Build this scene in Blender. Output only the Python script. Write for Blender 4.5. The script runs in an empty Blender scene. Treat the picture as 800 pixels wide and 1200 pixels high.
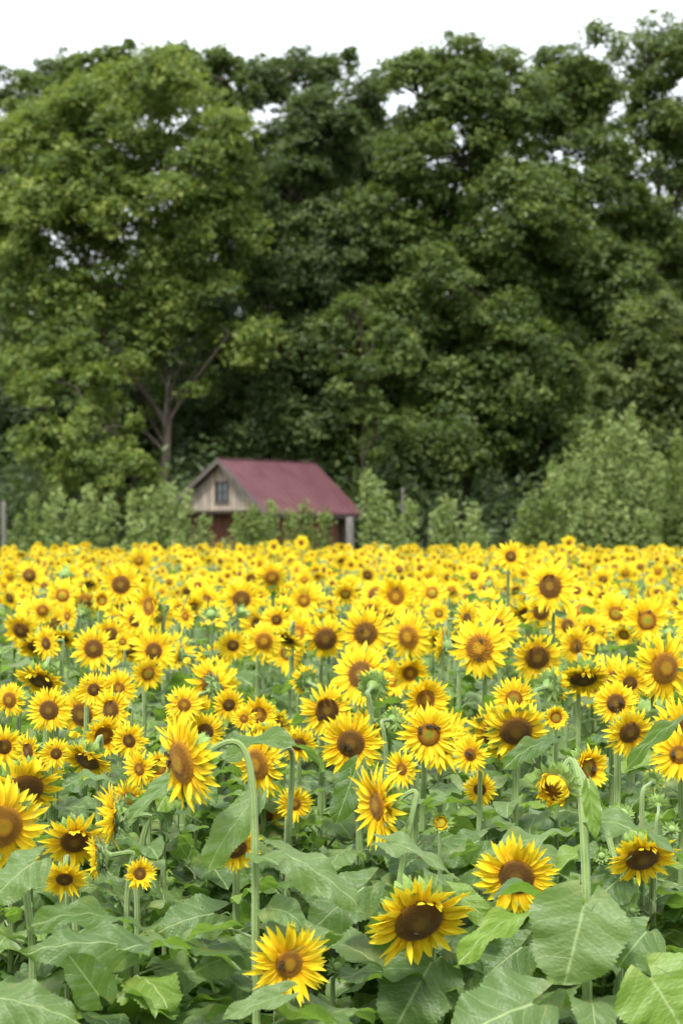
import bpy, math, random
import numpy as np
from mathutils import Vector, Matrix
R = math.radians
random.seed(7); rng = np.random.default_rng(7)
scene = bpy.context.scene
col = scene.collection
CAMZ, F, HZ = 2.0, 2000.0, 622.0

def at(px, py, D):
    return np.array([(px-400.0)*D/F, D, CAMZ+(HZ-py)*D/F])
def proj(p):
    return 400+p[0]*F/p[1], HZ-(p[2]-CAMZ)*F/p[1]
def unit(v):
    v = np.asarray(v, float); return v/max(np.linalg.norm(v), 1e-9)

# ------------------------------------------------------------------ mesh helper
class Geo:
    def __init__(s): s.V=[]; s.F=[]; s.M=[]; s.U=[]; s.T=[]; s.n=0
    def add(s, V, F_, m=0, uv=None, tint=None):
        V = np.asarray(V, float).reshape(-1,3)
        for f in (F_ if isinstance(F_, list) and isinstance(F_[0], np.ndarray) else [F_]):
            f = np.asarray(f, int)
            if len(f): s.F.append(f+s.n); s.M.append(np.full(len(f), m))
        s.V.append(V)
        s.U.append(np.zeros((len(V),2)) if uv is None else np.asarray(uv,float))
        s.T.append(np.zeros(len(V)) if tint is None else np.broadcast_to(np.asarray(tint,float), (len(V),)).copy())
        s.n += len(V)
    def mesh(s, name, mats, smooth=True):
        V = np.concatenate(s.V); me = bpy.data.meshes.new(name)
        me.vertices.add(len(V)); me.vertices.foreach_set('co', V.ravel())
        sizes = np.concatenate([np.full(len(f), f.shape[1]) for f in s.F])
        loops = np.concatenate([f.ravel() for f in s.F])
        me.loops.add(len(loops)); me.loops.foreach_set('vertex_index', loops.astype(np.int32))
        me.polygons.add(len(sizes))
        st = np.concatenate([[0], np.cumsum(sizes)[:-1]])
        me.polygons.foreach_set('loop_start', st.astype(np.int32))
        me.polygons.foreach_set('loop_total', sizes.astype(np.int32))
        me.polygons.foreach_set('material_index', np.concatenate(s.M).astype(np.int32))
        me.polygons.foreach_set('use_smooth', np.full(len(sizes), smooth))
        uvl = me.uv_layers.new(name='UVMap')
        uvl.data.foreach_set('uv', np.concatenate(s.U)[loops].ravel())
        a = me.attributes.new('tint', 'FLOAT', 'POINT'); a.data.foreach_set('value', np.concatenate(s.T))
        for m in mats: me.materials.append(m)
        me.update(calc_edges=True); me.validate(); return me

def obj(name, me, parent=None, M=None):
    o = bpy.data.objects.new(name, me); col.objects.link(o)
    if parent is not None: o.parent = parent
    if M is not None: o.matrix_local = M
    return o
def tag(o, label=None, cat=None, group=None, kind=None):
    if label: o['label']=label
    if cat: o['category']=cat
    if group: o['group']=group
    if kind: o['kind']=kind
    return o

def tube(P, rad, seg=8, cap=True):
    P = np.asarray(P, float); n = len(P); rad = np.broadcast_to(rad, (n,))
    T = np.gradient(P, axis=0); T /= np.linalg.norm(T, axis=1)[:,None]+1e-12
    ref = np.array([0,1.,0]) if abs(T[0][1])<.9 else np.array([1.,0,0])
    V=[]; U=[]; a = unit(np.cross(T[0], ref))
    for i in range(n):
        a = unit(a-T[i]*a.dot(T[i])); b = np.cross(T[i], a)
        ang = np.arange(seg)*2*math.pi/seg
        V.append(P[i]+rad[i]*(np.cos(ang)[:,None]*a+np.sin(ang)[:,None]*b))
        U.append(np.stack([np.arange(seg)/seg, np.full(seg, i/(n-1))],1))
    V=np.concatenate(V); U=np.concatenate(U)
    i = np.arange(n-1)[:,None]*seg; j=np.arange(seg)[None]; k=(j+1)%seg
    Q = np.stack([i+j, i+k, i+seg+k, i+seg+j], -1).reshape(-1,4)
    Fs=[Q]
    if cap: Fs.append(np.arange(n*seg-seg, n*seg)[None])
    return V, Fs, U
def grid(nr, nc):
    i=np.arange(nr-1)[:,None]*nc; j=np.arange(nc-1)[None]
    return np.stack([i+j,i+j+1,i+nc+j+1,i+nc+j],-1).reshape(-1,4)
def boxgeo(g, lo, hi, m=0, tf=None):
    lo=np.array(lo,float); hi=np.array(hi,float)
    V=np.array([[x,y,z] for z in (lo[2],hi[2]) for y in (lo[1],hi[1]) for x in (lo[0],hi[0])])
    if tf is not None: V = tf(V)
    Q=[[0,2,3,1],[4,5,7,6],[0,1,5,4],[2,6,7,3],[0,4,6,2],[1,3,7,5]]
    g.add(V,Q,m)
def bez(a,b,c,d,n):
    t=np.linspace(0,1,n)[:,None]
    return (1-t)**3*a+3*(1-t)**2*t*b+3*(1-t)*t*t*c+t**3*d

# ------------------------------------------------------------------ materials
def nm(name):
    m=bpy.data.materials.new(name); m.use_nodes=True
    nt=m.node_tree; nt.nodes.clear(); return m, nt
def N(nt, t, **k):
    n=nt.nodes.new(t)
    for a,b in k.items():
        if a.startswith('i_'): n.inputs[a[2:].replace('_',' ')].default_value=b
        else: setattr(n,a,b)
    return n
def mth(nt, op, a, b=None, c=None, clamp=False):
    n=nt.nodes.new('ShaderNodeMath'); n.operation=op; n.use_clamp=clamp
    for i,x in enumerate((a,b,c)):
        if x is None: continue
        if isinstance(x,(int,float)): n.inputs[i].default_value=x
        else: nt.links.new(x, n.inputs[i])
    return n.outputs[0]
def mixc(nt, f, a, b, mode='MIX'):
    n=nt.nodes.new('ShaderNodeMix'); n.data_type='RGBA'; n.blend_type=mode
    for i,x in ((0,f),(6,a),(7,b)):
        if isinstance(x,(int,float)): n.inputs[i].default_value=x
        elif isinstance(x,tuple): n.inputs[i].default_value=(*x,1)
        else: nt.links.new(x,n.inputs[i])
    return n.outputs[2]
def ramp(nt, f, stops, interp='LINEAR'):
    n=nt.nodes.new('ShaderNodeValToRGB'); cr=n.color_ramp; cr.interpolation=interp
    while len(cr.elements)<len(stops): cr.elements.new(.5)
    for e,(p,c) in zip(cr.elements,stops): e.position=p; e.color=(*c,1)
    nt.links.new(f,n.inputs[0]); return n.outputs[0]
def finish(nt, colr, rough=.6, spec=.3, trans=0, tcol=None, bump=None, bstr=.3, bdist=.01, sheen=0, metal=0):
    out=N(nt,'ShaderNodeOutputMaterial'); b=N(nt,'ShaderNodeBsdfPrincipled')
    if isinstance(colr,tuple): b.inputs['Base Color'].default_value=(*colr,1)
    else: nt.links.new(colr,b.inputs['Base Color'])
    if isinstance(rough,(int,float)): b.inputs['Roughness'].default_value=rough
    else: nt.links.new(rough,b.inputs['Roughness'])
    b.inputs['Specular IOR Level'].default_value=spec
    b.inputs['Metallic'].default_value=metal
    if sheen:
        b.inputs['Sheen Weight'].default_value=sheen; b.inputs['Sheen Roughness'].default_value=.5
    nrm=None
    if bump is not None:
        bp=N(nt,'ShaderNodeBump'); bp.inputs['Strength'].default_value=bstr; bp.inputs['Distance'].default_value=bdist
        nt.links.new(bump,bp.inputs['Height']); nrm=bp.outputs[0]; nt.links.new(nrm,b.inputs['Normal'])
    if trans:
        t=N(nt,'ShaderNodeBsdfTranslucent')
        c = tcol if tcol is not None else colr
        if isinstance(c,tuple): t.inputs[0].default_value=(*c,1)
        else: nt.links.new(c,t.inputs[0])
        if nrm: nt.links.new(nrm,t.inputs['Normal'])
        mx=N(nt,'ShaderNodeMixShader'); mx.inputs[0].default_value=trans
        nt.links.new(b.outputs[0],mx.inputs[1]); nt.links.new(t.outputs[0],mx.inputs[2])
        nt.links.new(mx.outputs[0],out.inputs[0])
    else: nt.links.new(b.outputs[0],out.inputs[0])
def tintattr(nt):
    return N(nt,'ShaderNodeAttribute',attribute_name='tint').outputs['Fac']
def uvxy(nt):
    u=N(nt,'ShaderNodeUVMap'); s=N(nt,'ShaderNodeSeparateXYZ'); nt.links.new(u.outputs[0],s.inputs[0]); return s.outputs[0],s.outputs[1],u.outputs[0]
def noise(nt, vec=None, scale=5, detail=3, rough=.55):
    n=N(nt,'ShaderNodeTexNoise'); n.inputs['Scale'].default_value=scale; n.inputs['Detail'].default_value=detail; n.inputs['Roughness'].default_value=rough
    if vec is not None: nt.links.new(vec,n.inputs['Vector'])
    return n.outputs['Fac']
def objrand(nt): return N(nt,'ShaderNodeObjectInfo').outputs['Random']
def objco(nt): return N(nt,'ShaderNodeTexCoord').outputs['Object']

def mat_petal(name='petal_yellow'):
    m,nt=nm(name); x,y,uv=uvxy(nt)
    c=ramp(nt,y,[(0,(.80,.40,.004)),(.22,(.88,.58,.009)),(.7,(.89,.71,.022)),(1,(.90,.76,.06))])
    t=tintattr(nt)
    c=mixc(nt,mth(nt,'MULTIPLY',t,.35),c,(.92,.74,.045))
    c=mixc(nt,mth(nt,'MULTIPLY',objrand(nt),.25),c,(.92,.72,.04))
    mp=N(nt,'ShaderNodeMapping'); mp.inputs['Scale'].default_value=(9,.7,1); nt.links.new(uv,mp.inputs[0])
    ns=noise(nt,mp.outputs[0],4,3)
    c=mixc(nt,mth(nt,'MULTIPLY',mth(nt,'SUBTRACT',ns,.45,clamp=True),1.1),c,(.84,.47,.006))
    finish(nt,c,.55,.2,trans=.38,bump=ns,bstr=.5,bdist=.003)
    return m
def mat_disc(name, stops, fuzz):
    m,nt=nm(name); x,y,uv=uvxy(nt)   # x = radial position, tint = floret random
    nz=noise(nt,objco(nt),40,2)
    r=mth(nt,'ADD',x,mth(nt,'MULTIPLY',mth(nt,'SUBTRACT',nz,.5),.18))
    c=ramp(nt,r,stops)
    c=mixc(nt,mth(nt,'MULTIPLY',tintattr(nt),.55),c,fuzz)
    c=mixc(nt,mth(nt,'MULTIPLY',mth(nt,'SUBTRACT',1.0,y),.75),c,(.035,.018,.005))   # darker from the floret tips down to the disc between them
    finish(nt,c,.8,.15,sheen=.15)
    return m
def mat_leaf(name='leaf_blade', far=False):
    m,nt=nm(name); x,y,uv=uvxy(nt)
    rnd=objrand(nt); ti=tintattr(nt)
    base=ramp(nt, mth(nt,'FRACT',mth(nt,'ADD',rnd,ti)), [(0,(.036,.076,.015)),(.3,(.068,.126,.027)),(.6,(.105,.168,.044)),(.8,(.145,.205,.072)),(.87,(.12,.20,.050)),(.92,(.16,.26,.025)),(1,(.13,.21,.035))])
    bump=None
    if not far:
        ax=mth(nt,'ABSOLUTE',x)
        mid=mth(nt,'SUBTRACT',1.0,mth(nt,'DIVIDE',ax,.018),clamp=True)
        nzw=noise(nt,uv,3,1)
        q=mth(nt,'SUBTRACT',y,mth(nt,'MULTIPLY',mth(nt,'POWER',ax,.8),.78))
        q=mth(nt,'ADD',q,mth(nt,'MULTIPLY',nzw,.16))
        fr=mth(nt,'ABSOLUTE',mth(nt,'SUBTRACT',mth(nt,'FRACT',mth(nt,'MULTIPLY',q,4.3)),.5))
        side=mth(nt,'SUBTRACT',1.0,mth(nt,'DIVIDE',fr,.045),clamp=True)
        vein=mth(nt,'MAXIMUM',mid,mth(nt,'MULTIPLY',side,.42))
        nz=noise(nt,uv,14,4,.6)
        base=mixc(nt,mth(nt,'MULTIPLY',mth(nt,'SUBTRACT',nz,.4,clamp=True),1.1),base,(.065,.125,.045))
        nz2=noise(nt,objco(nt),2.1,2)
        base=mixc(nt,mth(nt,'MULTIPLY',mth(nt,'SUBTRACT',nz2,.60,clamp=True),2.2),base,(.32,.27,.06))
        base=mixc(nt,mth(nt,'MULTIPLY',vein,.75),base,(.36,.46,.20))
        sp_=noise(nt,objco(nt),38,2); base=mixc(nt,mth(nt,'MULTIPLY',mth(nt,'SUBTRACT',sp_,.70,clamp=True),9,clamp=True),base,(.12,.09,.03))
        v=N(nt,'ShaderNodeTexVoronoi'); v.inputs['Scale'].default_value=26; nt.links.new(uv,v.inputs['Vector'])
        bump=mth(nt,'ADD',mth(nt,'MULTIPLY',fr,1.0),mth(nt,'MULTIPLY',v.outputs['Distance'],.35))
        bump=mth(nt,'SUBTRACT',bump,mth(nt,'MULTIPLY',mid,.5))
    finish(nt,base,.5,.48,trans=.36,tcol=mixc(nt,.75,base,(.28,.50,.05)),bump=bump,bstr=.5,bdist=.006,sheen=.0)
    return m
def mat_simple(name, c1, c2, scale=8, rough=.7, spec=.25, stretch=(1,1,1), bstr=.4, sheen=0, trans=0, objr=.0):
    m,nt=nm(name); mp=N(nt,'ShaderNodeMapping'); mp.inputs['Scale'].default_value=stretch
    nt.links.new(objco(nt),mp.inputs[0]); nz=noise(nt,mp.outputs[0],scale,4,.6)
    f=mth(nt,'MULTIPLY',mth(nt,'SUBTRACT',nz,.3,clamp=True),2.2,clamp=True)
    c=mixc(nt,f,c1,c2); finish(nt,c,rough,spec,bump=nz,bstr=bstr,bdist=.01,sheen=sheen,trans=trans); return m
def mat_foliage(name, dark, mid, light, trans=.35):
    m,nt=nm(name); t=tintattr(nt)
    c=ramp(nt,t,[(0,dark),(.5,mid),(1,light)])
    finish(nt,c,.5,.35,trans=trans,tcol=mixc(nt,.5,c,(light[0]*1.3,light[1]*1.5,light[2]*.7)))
    return m

M_PET=mat_petal()
BR=[(0,(.20,.15,.015)),(.20,(.24,.13,.010)),(.42,(.10,.045,.006)),(.78,(.13,.058,.006)),(.92,(.26,.12,.008)),(1,(.36,.17,.006))]
GO=[(0,(.36,.28,.015)),(.28,(.48,.24,.007)),(.5,(.20,.08,.005)),(.8,(.30,.13,.005)),(1,(.58,.30,.008))]
GR=[(0,(.22,.26,.02)),(.33,(.30,.28,.02)),(.48,(.42,.20,.006)),(.8,(.22,.085,.005)),(1,(.36,.16,.005))]
YO=[(0,(.40,.42,.04)),(.5,(.62,.50,.02)),(1,(.75,.52,.015))]
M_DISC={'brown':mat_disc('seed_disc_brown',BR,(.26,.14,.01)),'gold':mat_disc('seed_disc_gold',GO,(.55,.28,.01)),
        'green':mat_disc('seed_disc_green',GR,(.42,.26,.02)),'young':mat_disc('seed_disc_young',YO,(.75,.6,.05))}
M_LEAF=mat_leaf(); M_LEAFF=mat_leaf('leaf_far',far=True)
M_STEM,nt=nm('stem_green'); x,y,uv=uvxy(nt)
nz=noise(nt,objco(nt),22,4); nz2=noise(nt,objco(nt),160,2)
rb=mth(nt,'SINE',mth(nt,'MULTIPLY',x,2*math.pi*7))
c=mixc(nt,mth(nt,'MULTIPLY',mth(nt,'SUBTRACT',nz,.3,clamp=True),2,clamp=True),(.085,.150,.030),(.19,.265,.075))
c=mixc(nt,mth(nt,'MULTIPLY',mth(nt,'ADD',rb,1),.22),c,(.26,.34,.13)); c=mixc(nt,mth(nt,'MULTIPLY',mth(nt,'SUBTRACT',nz,.62,clamp=True),3,clamp=True),c,(.16,.10,.05))
finish(nt,c,.7,.2,bump=mth(nt,'ADD',mth(nt,'MULTIPLY',rb,.5),nz2),bstr=.6,bdist=.002,sheen=.3)
M_BRACT=mat_simple('bract_green',(.16,.26,.05),(.26,.38,.09),14,.6,.3,bstr=.3,sheen=.25,trans=.2)
M_BACK=mat_simple('receptacle_green',(.14,.23,.05),(.22,.33,.08),14,.6,.3,bstr=.3,sheen=.25)

# ------------------------------------------------------------------ sunflower head variants (facing +Z, outer radius about 1)
def petal(g, ang, r0, L, W, e0, bend, twist, nr, nc, rg, cupz=.0, z0=0):
    v=np.linspace(0,1,nr); u=np.linspace(-1,1,nc)
    w=W*np.clip(np.power(np.sin(math.pi*np.power(v*.94+.06,.80)),.75),0,1)*(1-.10*v); w[-1]=W*.02
    th=e0+bend*v+rg.normal(0,.10)*np.sin(v*5+rg.uniform(0,6))
    dr=np.cos(th); dz=np.sin(th)
    r=r0+np.concatenate([[0],np.cumsum((dr[1:]+dr[:-1])/2)])*L/(nr-1)
    z=z0+np.concatenate([[0],np.cumsum((dz[1:]+dz[:-1])/2)])*L/(nr-1)
    side=rg.normal(0,.16)*v*v*L*.45
    tw=twist*v
    X=u[None]*w[:,None]
    rid=(np.abs(u)[None]*.32-.12+(.10*np.cos(u*math.pi*2)[None]))*w[:,None]
    lx=X*np.cos(tw)[:,None]-rid*np.sin(tw)[:,None]+side[:,None]
    ln=X*np.sin(tw)[:,None]+rid*np.cos(tw)[:,None]
    rr=r[:,None]-ln*dz[:,None]; zz=z[:,None]+ln*dr[:,None]
    ca,sa=math.cos(ang),math.sin(ang)
    V=np.stack([rr*ca-lx*sa, rr*sa+lx*ca, zz],-1).reshape(-1,3)
    UV=np.stack([np.broadcast_to(u[None]*.5+.5+ang,(nr,nc)),np.broadcast_to(v[:,None],(nr,nc))],-1).reshape(-1,2)
    g.add(V,grid(nr,nc),0,UV,rg.uniform(0,1))

def make_head(kind, seed, lod, dstyle='brown', dr=.46):
    rg=np.random.default_rng(seed)
    gp,gd,gb=Geo(),Geo(),Geo()
    n1,nr,nc={0:(32,8,5),1:(26,5,3),2:(16,3,2)}[lod]
    dome=.16; elev=.05; L0=1.08-dr; n2=n1-2; bl=1.0
    if kind=='cup': elev=.45; dome=.10
    if kind=='reflex': elev=-.20; dome=.2
    if kind=='curl': elev=1.0; L0*=.95; bl=1.5; dome=.05
    if kind=='young': elev=.75; L0*=.75; bl=1.5; dome=.05; dr=dr
    if kind=='bud': elev=1.25; L0*=.35; bl=2.0; dome=.10
    if kind=='closed': n1=n2=0; bl=4.2
    if n1:
        for ring,(n,zo,lm) in enumerate(((n1,0,1.0),(n2,.03,.88))):
            for i in range(n):
                if rg.random()<.05: continue
                a=(i+.5*ring+rg.normal(0,.24))*2*math.pi/n
                e=elev+rg.normal(0,.13)+ring*.12; b=rg.normal(-.15,.28)
                Lp=L0*lm*rg.uniform(.80,1.16)
                if kind=='flop' and abs((a-math.pi/2+math.pi)%(2*math.pi)-math.pi)<.75 and rg.random()<.45:
                    e=rg.uniform(.5,1.35); b=rg.uniform(.0,.9); Lp*=rg.uniform(.35,.7)
                if kind=='curl': b=rg.normal(1.5,.3); 
                if kind=='young': b=rg.normal(-.5,.4)
                if lod==0 and rg.random()<.08: e+=rg.choice([-.5,.6])
                petal(gp,a,dr*.93,Lp,rg.uniform(.068,.098)*(1.65 if lod==2 else 1.18 if lod==1 else 1.0),e,b,rg.normal(0,.45),nr,nc,rg,z0=zo)
        # disc dome with florets
        rd=dr*1.0 if kind!='bud' else dr*.8
        ns={0:28,1:16,2:8}[lod]; rr=np.array([1,.94,.8,.55,.3,.12,.001] if lod<2 else [1,.7,.001])
        def hz(r): return dome*rd*2*(1-r**2)-.35*dome*rd*np.exp(-(r/.28)**2)+.02*(r>.7)
        V=[];U=[]
        for r in rr:
            a=np.arange(ns)*2*math.pi/ns
            V.append(np.stack([r*rd*np.cos(a),r*rd*np.sin(a),np.full(ns,hz(r)-(.05 if r==1 else 0))],1)); U.append(np.stack([np.full(ns,r),np.full(ns,.35 if lod==0 else .8)],1))
        i=np.arange(len(rr)-1)[:,None]*ns; j=np.arange(ns)[None]; k=(j+1)%ns
        gd.add(np.concatenate(V),np.stack([i+j,i+k,i+ns+k,i+ns+j],-1).reshape(-1,4),0,np.concatenate(U))
        if lod<2:
            nf=520 if lod==0 else 110
            kk=np.arange(nf)+.5; rad=np.sqrt(kk/nf); an=kk*2.39996323
            s=rd*.85/math.sqrt(nf)*1.05
            hh=(.55+.9*np.clip((rad-.45)*2.2,0,1)+rg.uniform(0,.5,nf))*s*(1.3 if dstyle!='brown' else 1.0)
            cx,cy=rad*rd*.97*np.cos(an),rad*rd*.97*np.sin(an); cz=hz(rad)
            ln=np.stack([np.cos(an)*rad*.35,np.sin(an)*rad*.35,np.ones(nf)],1)+rg.normal(0,.15,(nf,3))
            B=[]
            for q in range(4):
                aa=an+q*math.pi/2
                B.append(np.stack([cx+s*np.cos(aa),cy+s*np.sin(aa),cz-s*.3],1))
            top=np.stack([cx,cy,cz],1)+ln*hh[:,None]
            V=np.stack(B+[top],1).reshape(-1,3)
            U=np.zeros((nf,5,2)); U[:,:,0]=rad[:,None]; U[:,:4,1]=.35; U[:,4,1]=1
            T=np.repeat(rg.uniform(0,1,nf)**2,5)
            b0=np.arange(nf)[:,None]*5
            Fs=np.concatenate([b0+np.array([q,(q+1)%4,4])[None] for q in range(4)])
            gd.add(V,Fs,0,U.reshape(-1,2),T)
    # receptacle + bracts
    ns=14 if lod<2 else 7
    prof=[(dr*1.03,-.0),(dr*1.08,-.08),(dr*.95,-.2),(dr*.6,-.30),(.14,-.36),(.10,-.46)]
    if kind=='closed': prof=[(.02,.45),(.3,.42),(dr*1.0,.25)]+prof[0:]
    V=[]
    for r,z in prof:
        a=np.arange(ns)*2*math.pi/ns; V.append(np.stack([r*np.cos(a),r*np.sin(a),np.full(ns,z)],1))
    i=np.arange(len(prof)-1)[:,None]*ns; j=np.arange(ns)[None]; k=(j+1)%ns
    gb.add(np.concatenate(V),np.stack([i+j,i+ns+j,i+ns+k,i+k],-1).reshape(-1,4),0)
    nb={0:15,1:11,2:6}[lod]+(3 if kind=='closed' else 0)
    for ring in range(3 if lod==0 else 2 if lod==1 else 1):
        for i in range(nb):
            a=(i+.4*ring+rg.normal(0,.18))*2*math.pi/nb
            e={'bud':.9,'closed':.75,'young':.35,'curl':.3}.get(kind,.05)-.28*ring+rg.normal(0,.25)
            v=np.linspace(0,1,4 if lod else 6); wb=.13*np.array(np.power(1-v,1.1)*(1+1.5*v)); wb[-1]=.004
            bend=rg.normal(.1 if kind in('closed','bud') else -.5,.5)
            th=e+bend*v; Lb=.38*bl**.5*rg.uniform(.75,1.25); st=Lb/(len(v)-1)
            r=dr*1.0-.05*ring+np.concatenate([[0],np.cumsum(np.cos(th[:-1]))])*st; z=-.03-.09*ring+np.concatenate([[0],np.cumsum(np.sin(th[:-1]))])*st
            u=np.array([-1,0,1]); X=u[None]*wb[:,None]; zz=z[:,None]+(-.25*(1-np.abs(u)))[None]*wb[:,None]; rr_=np.broadcast_to(r[:,None],X.shape)
            ca,sa=math.cos(a),math.sin(a)
            gb.add(np.stack([rr_*ca-X*sa,rr_*sa+X*ca,zz],-1).reshape(-1,3),grid(len(v),3),1)
    out={'back':gb.mesh('flower_head',[M_BACK,M_BRACT])}
    if n1:
        out['petal']=gp.mesh('petal_ring',[M_PET]); out['disc']=gd.mesh('seed_disc',[M_DISC[dstyle]])
    out['dr']=dr; out['hz']=(lambda r:dome*dr*2*(1-r**2)-.35*dome*dr*math.exp(-(r/.28)**2)) if n1 else None
    out['geo']=(gp,gd,gb); return out

KINDS=['open','openb','flat','big','gold','goldb','greenc','cup','reflex','flop','flopb','curl','young','bud','closed']
SPEC={'open':('open','brown',.37),'openb':('open','brown',.45),'flat':('reflex','brown',.42),'big':('reflex','brown',.52),'gold':('open','gold',.36),
      'goldb':('cup','gold',.42),'greenc':('open','green',.40),'cup':('cup','brown',.40),'reflex':('reflex','gold',.46),'flop':('flop','brown',.50),
      'flopb':('flop','brown',.45),'curl':('curl','gold',.50),'young':('young','green',.40),'bud':('bud','young',.42),'closed':('closed','young',.40)}
HEADS={}
def head(kind, lod, var=0):
    k=(kind,lod,var)
    if k not in HEADS:
        a,b,c=SPEC[kind]; HEADS[k]=make_head(a, 100+KINDS.index(kind)*7+var*991+lod, lod, b, c)
    return HEADS[k]

# ------------------------------------------------------------------ leaves (base at origin, along +Y, upper side +Z, length 1)
def leaf_geo(g, rows, cols, bend, fold, wave, seed, W=.42, petiole=0, M=None, tint=0, seg=6, twist=0):
    rg=np.random.default_rng(seed)
    v=np.linspace(0,1,rows); u=np.linspace(-1,1,cols)
    w=W*1.95*np.power(v+.004,.50)*np.power(1-v,.80)*(1+.10*np.sin(v*9)); w[0]=W*.16; w[-1]=.002
    jag=np.zeros((rows,cols))
    if rows>14:
        jag[:,0]=jag[:,-1]=np.where(np.arange(rows)%2,.020,-.006)*rg.uniform(.6,1.2,rows)*(np.sin(math.pi*v)**.4)
    X=u[None]*(w[:,None]+jag)
    back=.30*np.abs(u)[None]**1.5*np.exp(-v*4.2)[:,None]
    Y0=v[:,None]-back+.0*X
    ph=rg.uniform(0,6); ph2=rg.uniform(0,6)
    Z=fold*np.abs(X)-.9*X**2*abs(fold+.3)+wave*np.sin(Y0*13+ph+np.sign(X)*1.3)*np.abs(u)[None]**1.5*.055+.012*wave*np.sin(Y0*23-np.abs(X)*18+ph2)*(1-np.abs(u)[None]**3)+wave*.05*np.sin(Y0*5+ph2)*u[None]
    th0=bend*.15; 
    # bend along Y
    yy=np.linspace(-.4,1,60); th=-(bend*np.clip(yy,0,1)**1.3)+th0
    cy=np.concatenate([[0],np.cumsum(np.cos(th[:-1])*np.diff(yy))]); cz=np.concatenate([[0],np.cumsum(np.sin(th[:-1])*np.diff(yy))])
    i0=np.interp(0,yy,cy); k0=np.interp(0,yy,cz)
    TH=np.interp(Y0,yy,th); Yb=np.interp(Y0,yy,cy)-i0-Z*np.sin(TH); Zb=np.interp(Y0,yy,cz)-k0+Z*np.cos(TH)
    tw=twist*v[:,None]; Xb=X*np.cos(tw)-(Zb*0)*np.sin(tw); Zb=Zb+X*np.sin(tw)
    V=np.stack([Xb,Yb,Zb],-1).reshape(-1,3); UV=np.stack([X,Y0],-1).reshape(-1,2)
    if petiole:   # lift blade onto the end of its stalk
        pt=bez(np.array([0,0,0.]),np.array([0,.4*petiole,.25*petiole]),np.array([0,.8*petiole,.55*petiole]),np.array([0,petiole,.5*petiole]),6)
        pv,pf,pu=tube(pt,np.linspace(.024,.016,6),seg)
        V=V+pt[-1]
    Vall=V; 
    def T(V): 
        return V if M is None else V@M[:3,:3].T+M[:3,3]
    g.add(T(V),grid(rows,cols),0,UV,tint)
    if petiole: g.add(T(pv),pf,1,pu,tint)
LEAFSPEC=[(.55,.25,1.0,0),(1.1,.15,1.2,.3),(1.7,.3,1.0,-.3),(.9,-.25,1.3,.2),(.25,.45,.8,0),(2.1,.1,1.2,.5),(1.35,.5,.9,-.2),(.7,.05,1.8,-.5)]
LEAVES={}
def leafmesh(i, lod, pet=True):
    i%=len(LEAFSPEC); k=(i,lod,pet)
    if k not in LEAVES:
        b,f,w,tw=LEAFSPEC[i]; g=Geo(); r,c,s={0:(43,9,7),1:(13,5,5),2:(6,3,3)}[lod]
        leaf_geo(g,r,c,b,f,w,i,petiole=.42 if pet else 0,seg=s,twist=tw)
        LEAVES[k]=g.mesh('leaf',[M_LEAF,M_STEM])
    return LEAVES[k]
def basis(x,y,z,p,s=(1,1,1)):
    return Matrix(((x[0]*s[0],y[0]*s[1],z[0]*s[2],p[0]),(x[1]*s[0],y[1]*s[1],z[1]*s[2],p[1]),(x[2]*s[0],y[2]*s[1],z[2]*s[2],p[2]),(0,0,0,1)))
def headM(p, f, roll, s):
    z=unit(f); x=unit(np.cross([0,0,1.],z)) if abs(z[2])<.98 else np.array([1.,0,0]); y=np.cross(z,x)
    c,s_=math.cos(roll),math.sin(roll)
    return basis(x*c+y*s_, y*c-x*s_, z, p,(s,s,s))
def facing(yaw,pitch):
    return np.array([math.sin(R(yaw))*math.cos(R(pitch)),-math.cos(R(yaw))*math.cos(R(pitch)),math.sin(R(pitch))])
def stem_curve(base, H, f, Rh, bent=False):
    nk=H-f*Rh*.42                                     # neck, behind the receptacle
    hook=.02+.06*max(0,-f[2]); k=.13+.10*max(0,-f[2])
    S1=np.array([base[0]+(nk[0]-base[0])*.6, base[1]+(nk[1]-base[1])*.6, max(nk[2]-k,.3)])
    if bent:
        k=.34; S1=np.array([base[0]+(nk[0]-base[0])*.12,base[1]+(nk[1]-base[1])*.2,nk[2]-k])
        lo=np.linspace(base,S1,5)[:-1]
        return np.concatenate([lo,bez(S1,S1+np.array([0,0,k*.98]),nk-f*(.09+.4*Rh)+np.array([0,0,.06]),nk,18)]),S1
    lo=np.linspace(base,S1,5)[:-1]; lo[1:4,0]+=rng.normal(0,.008,3)
    up=bez(S1,S1+np.array([0,0,k+hook]),nk-f*(.05+.5*Rh),nk,9)
    return np.concatenate([lo,up]), S1

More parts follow.
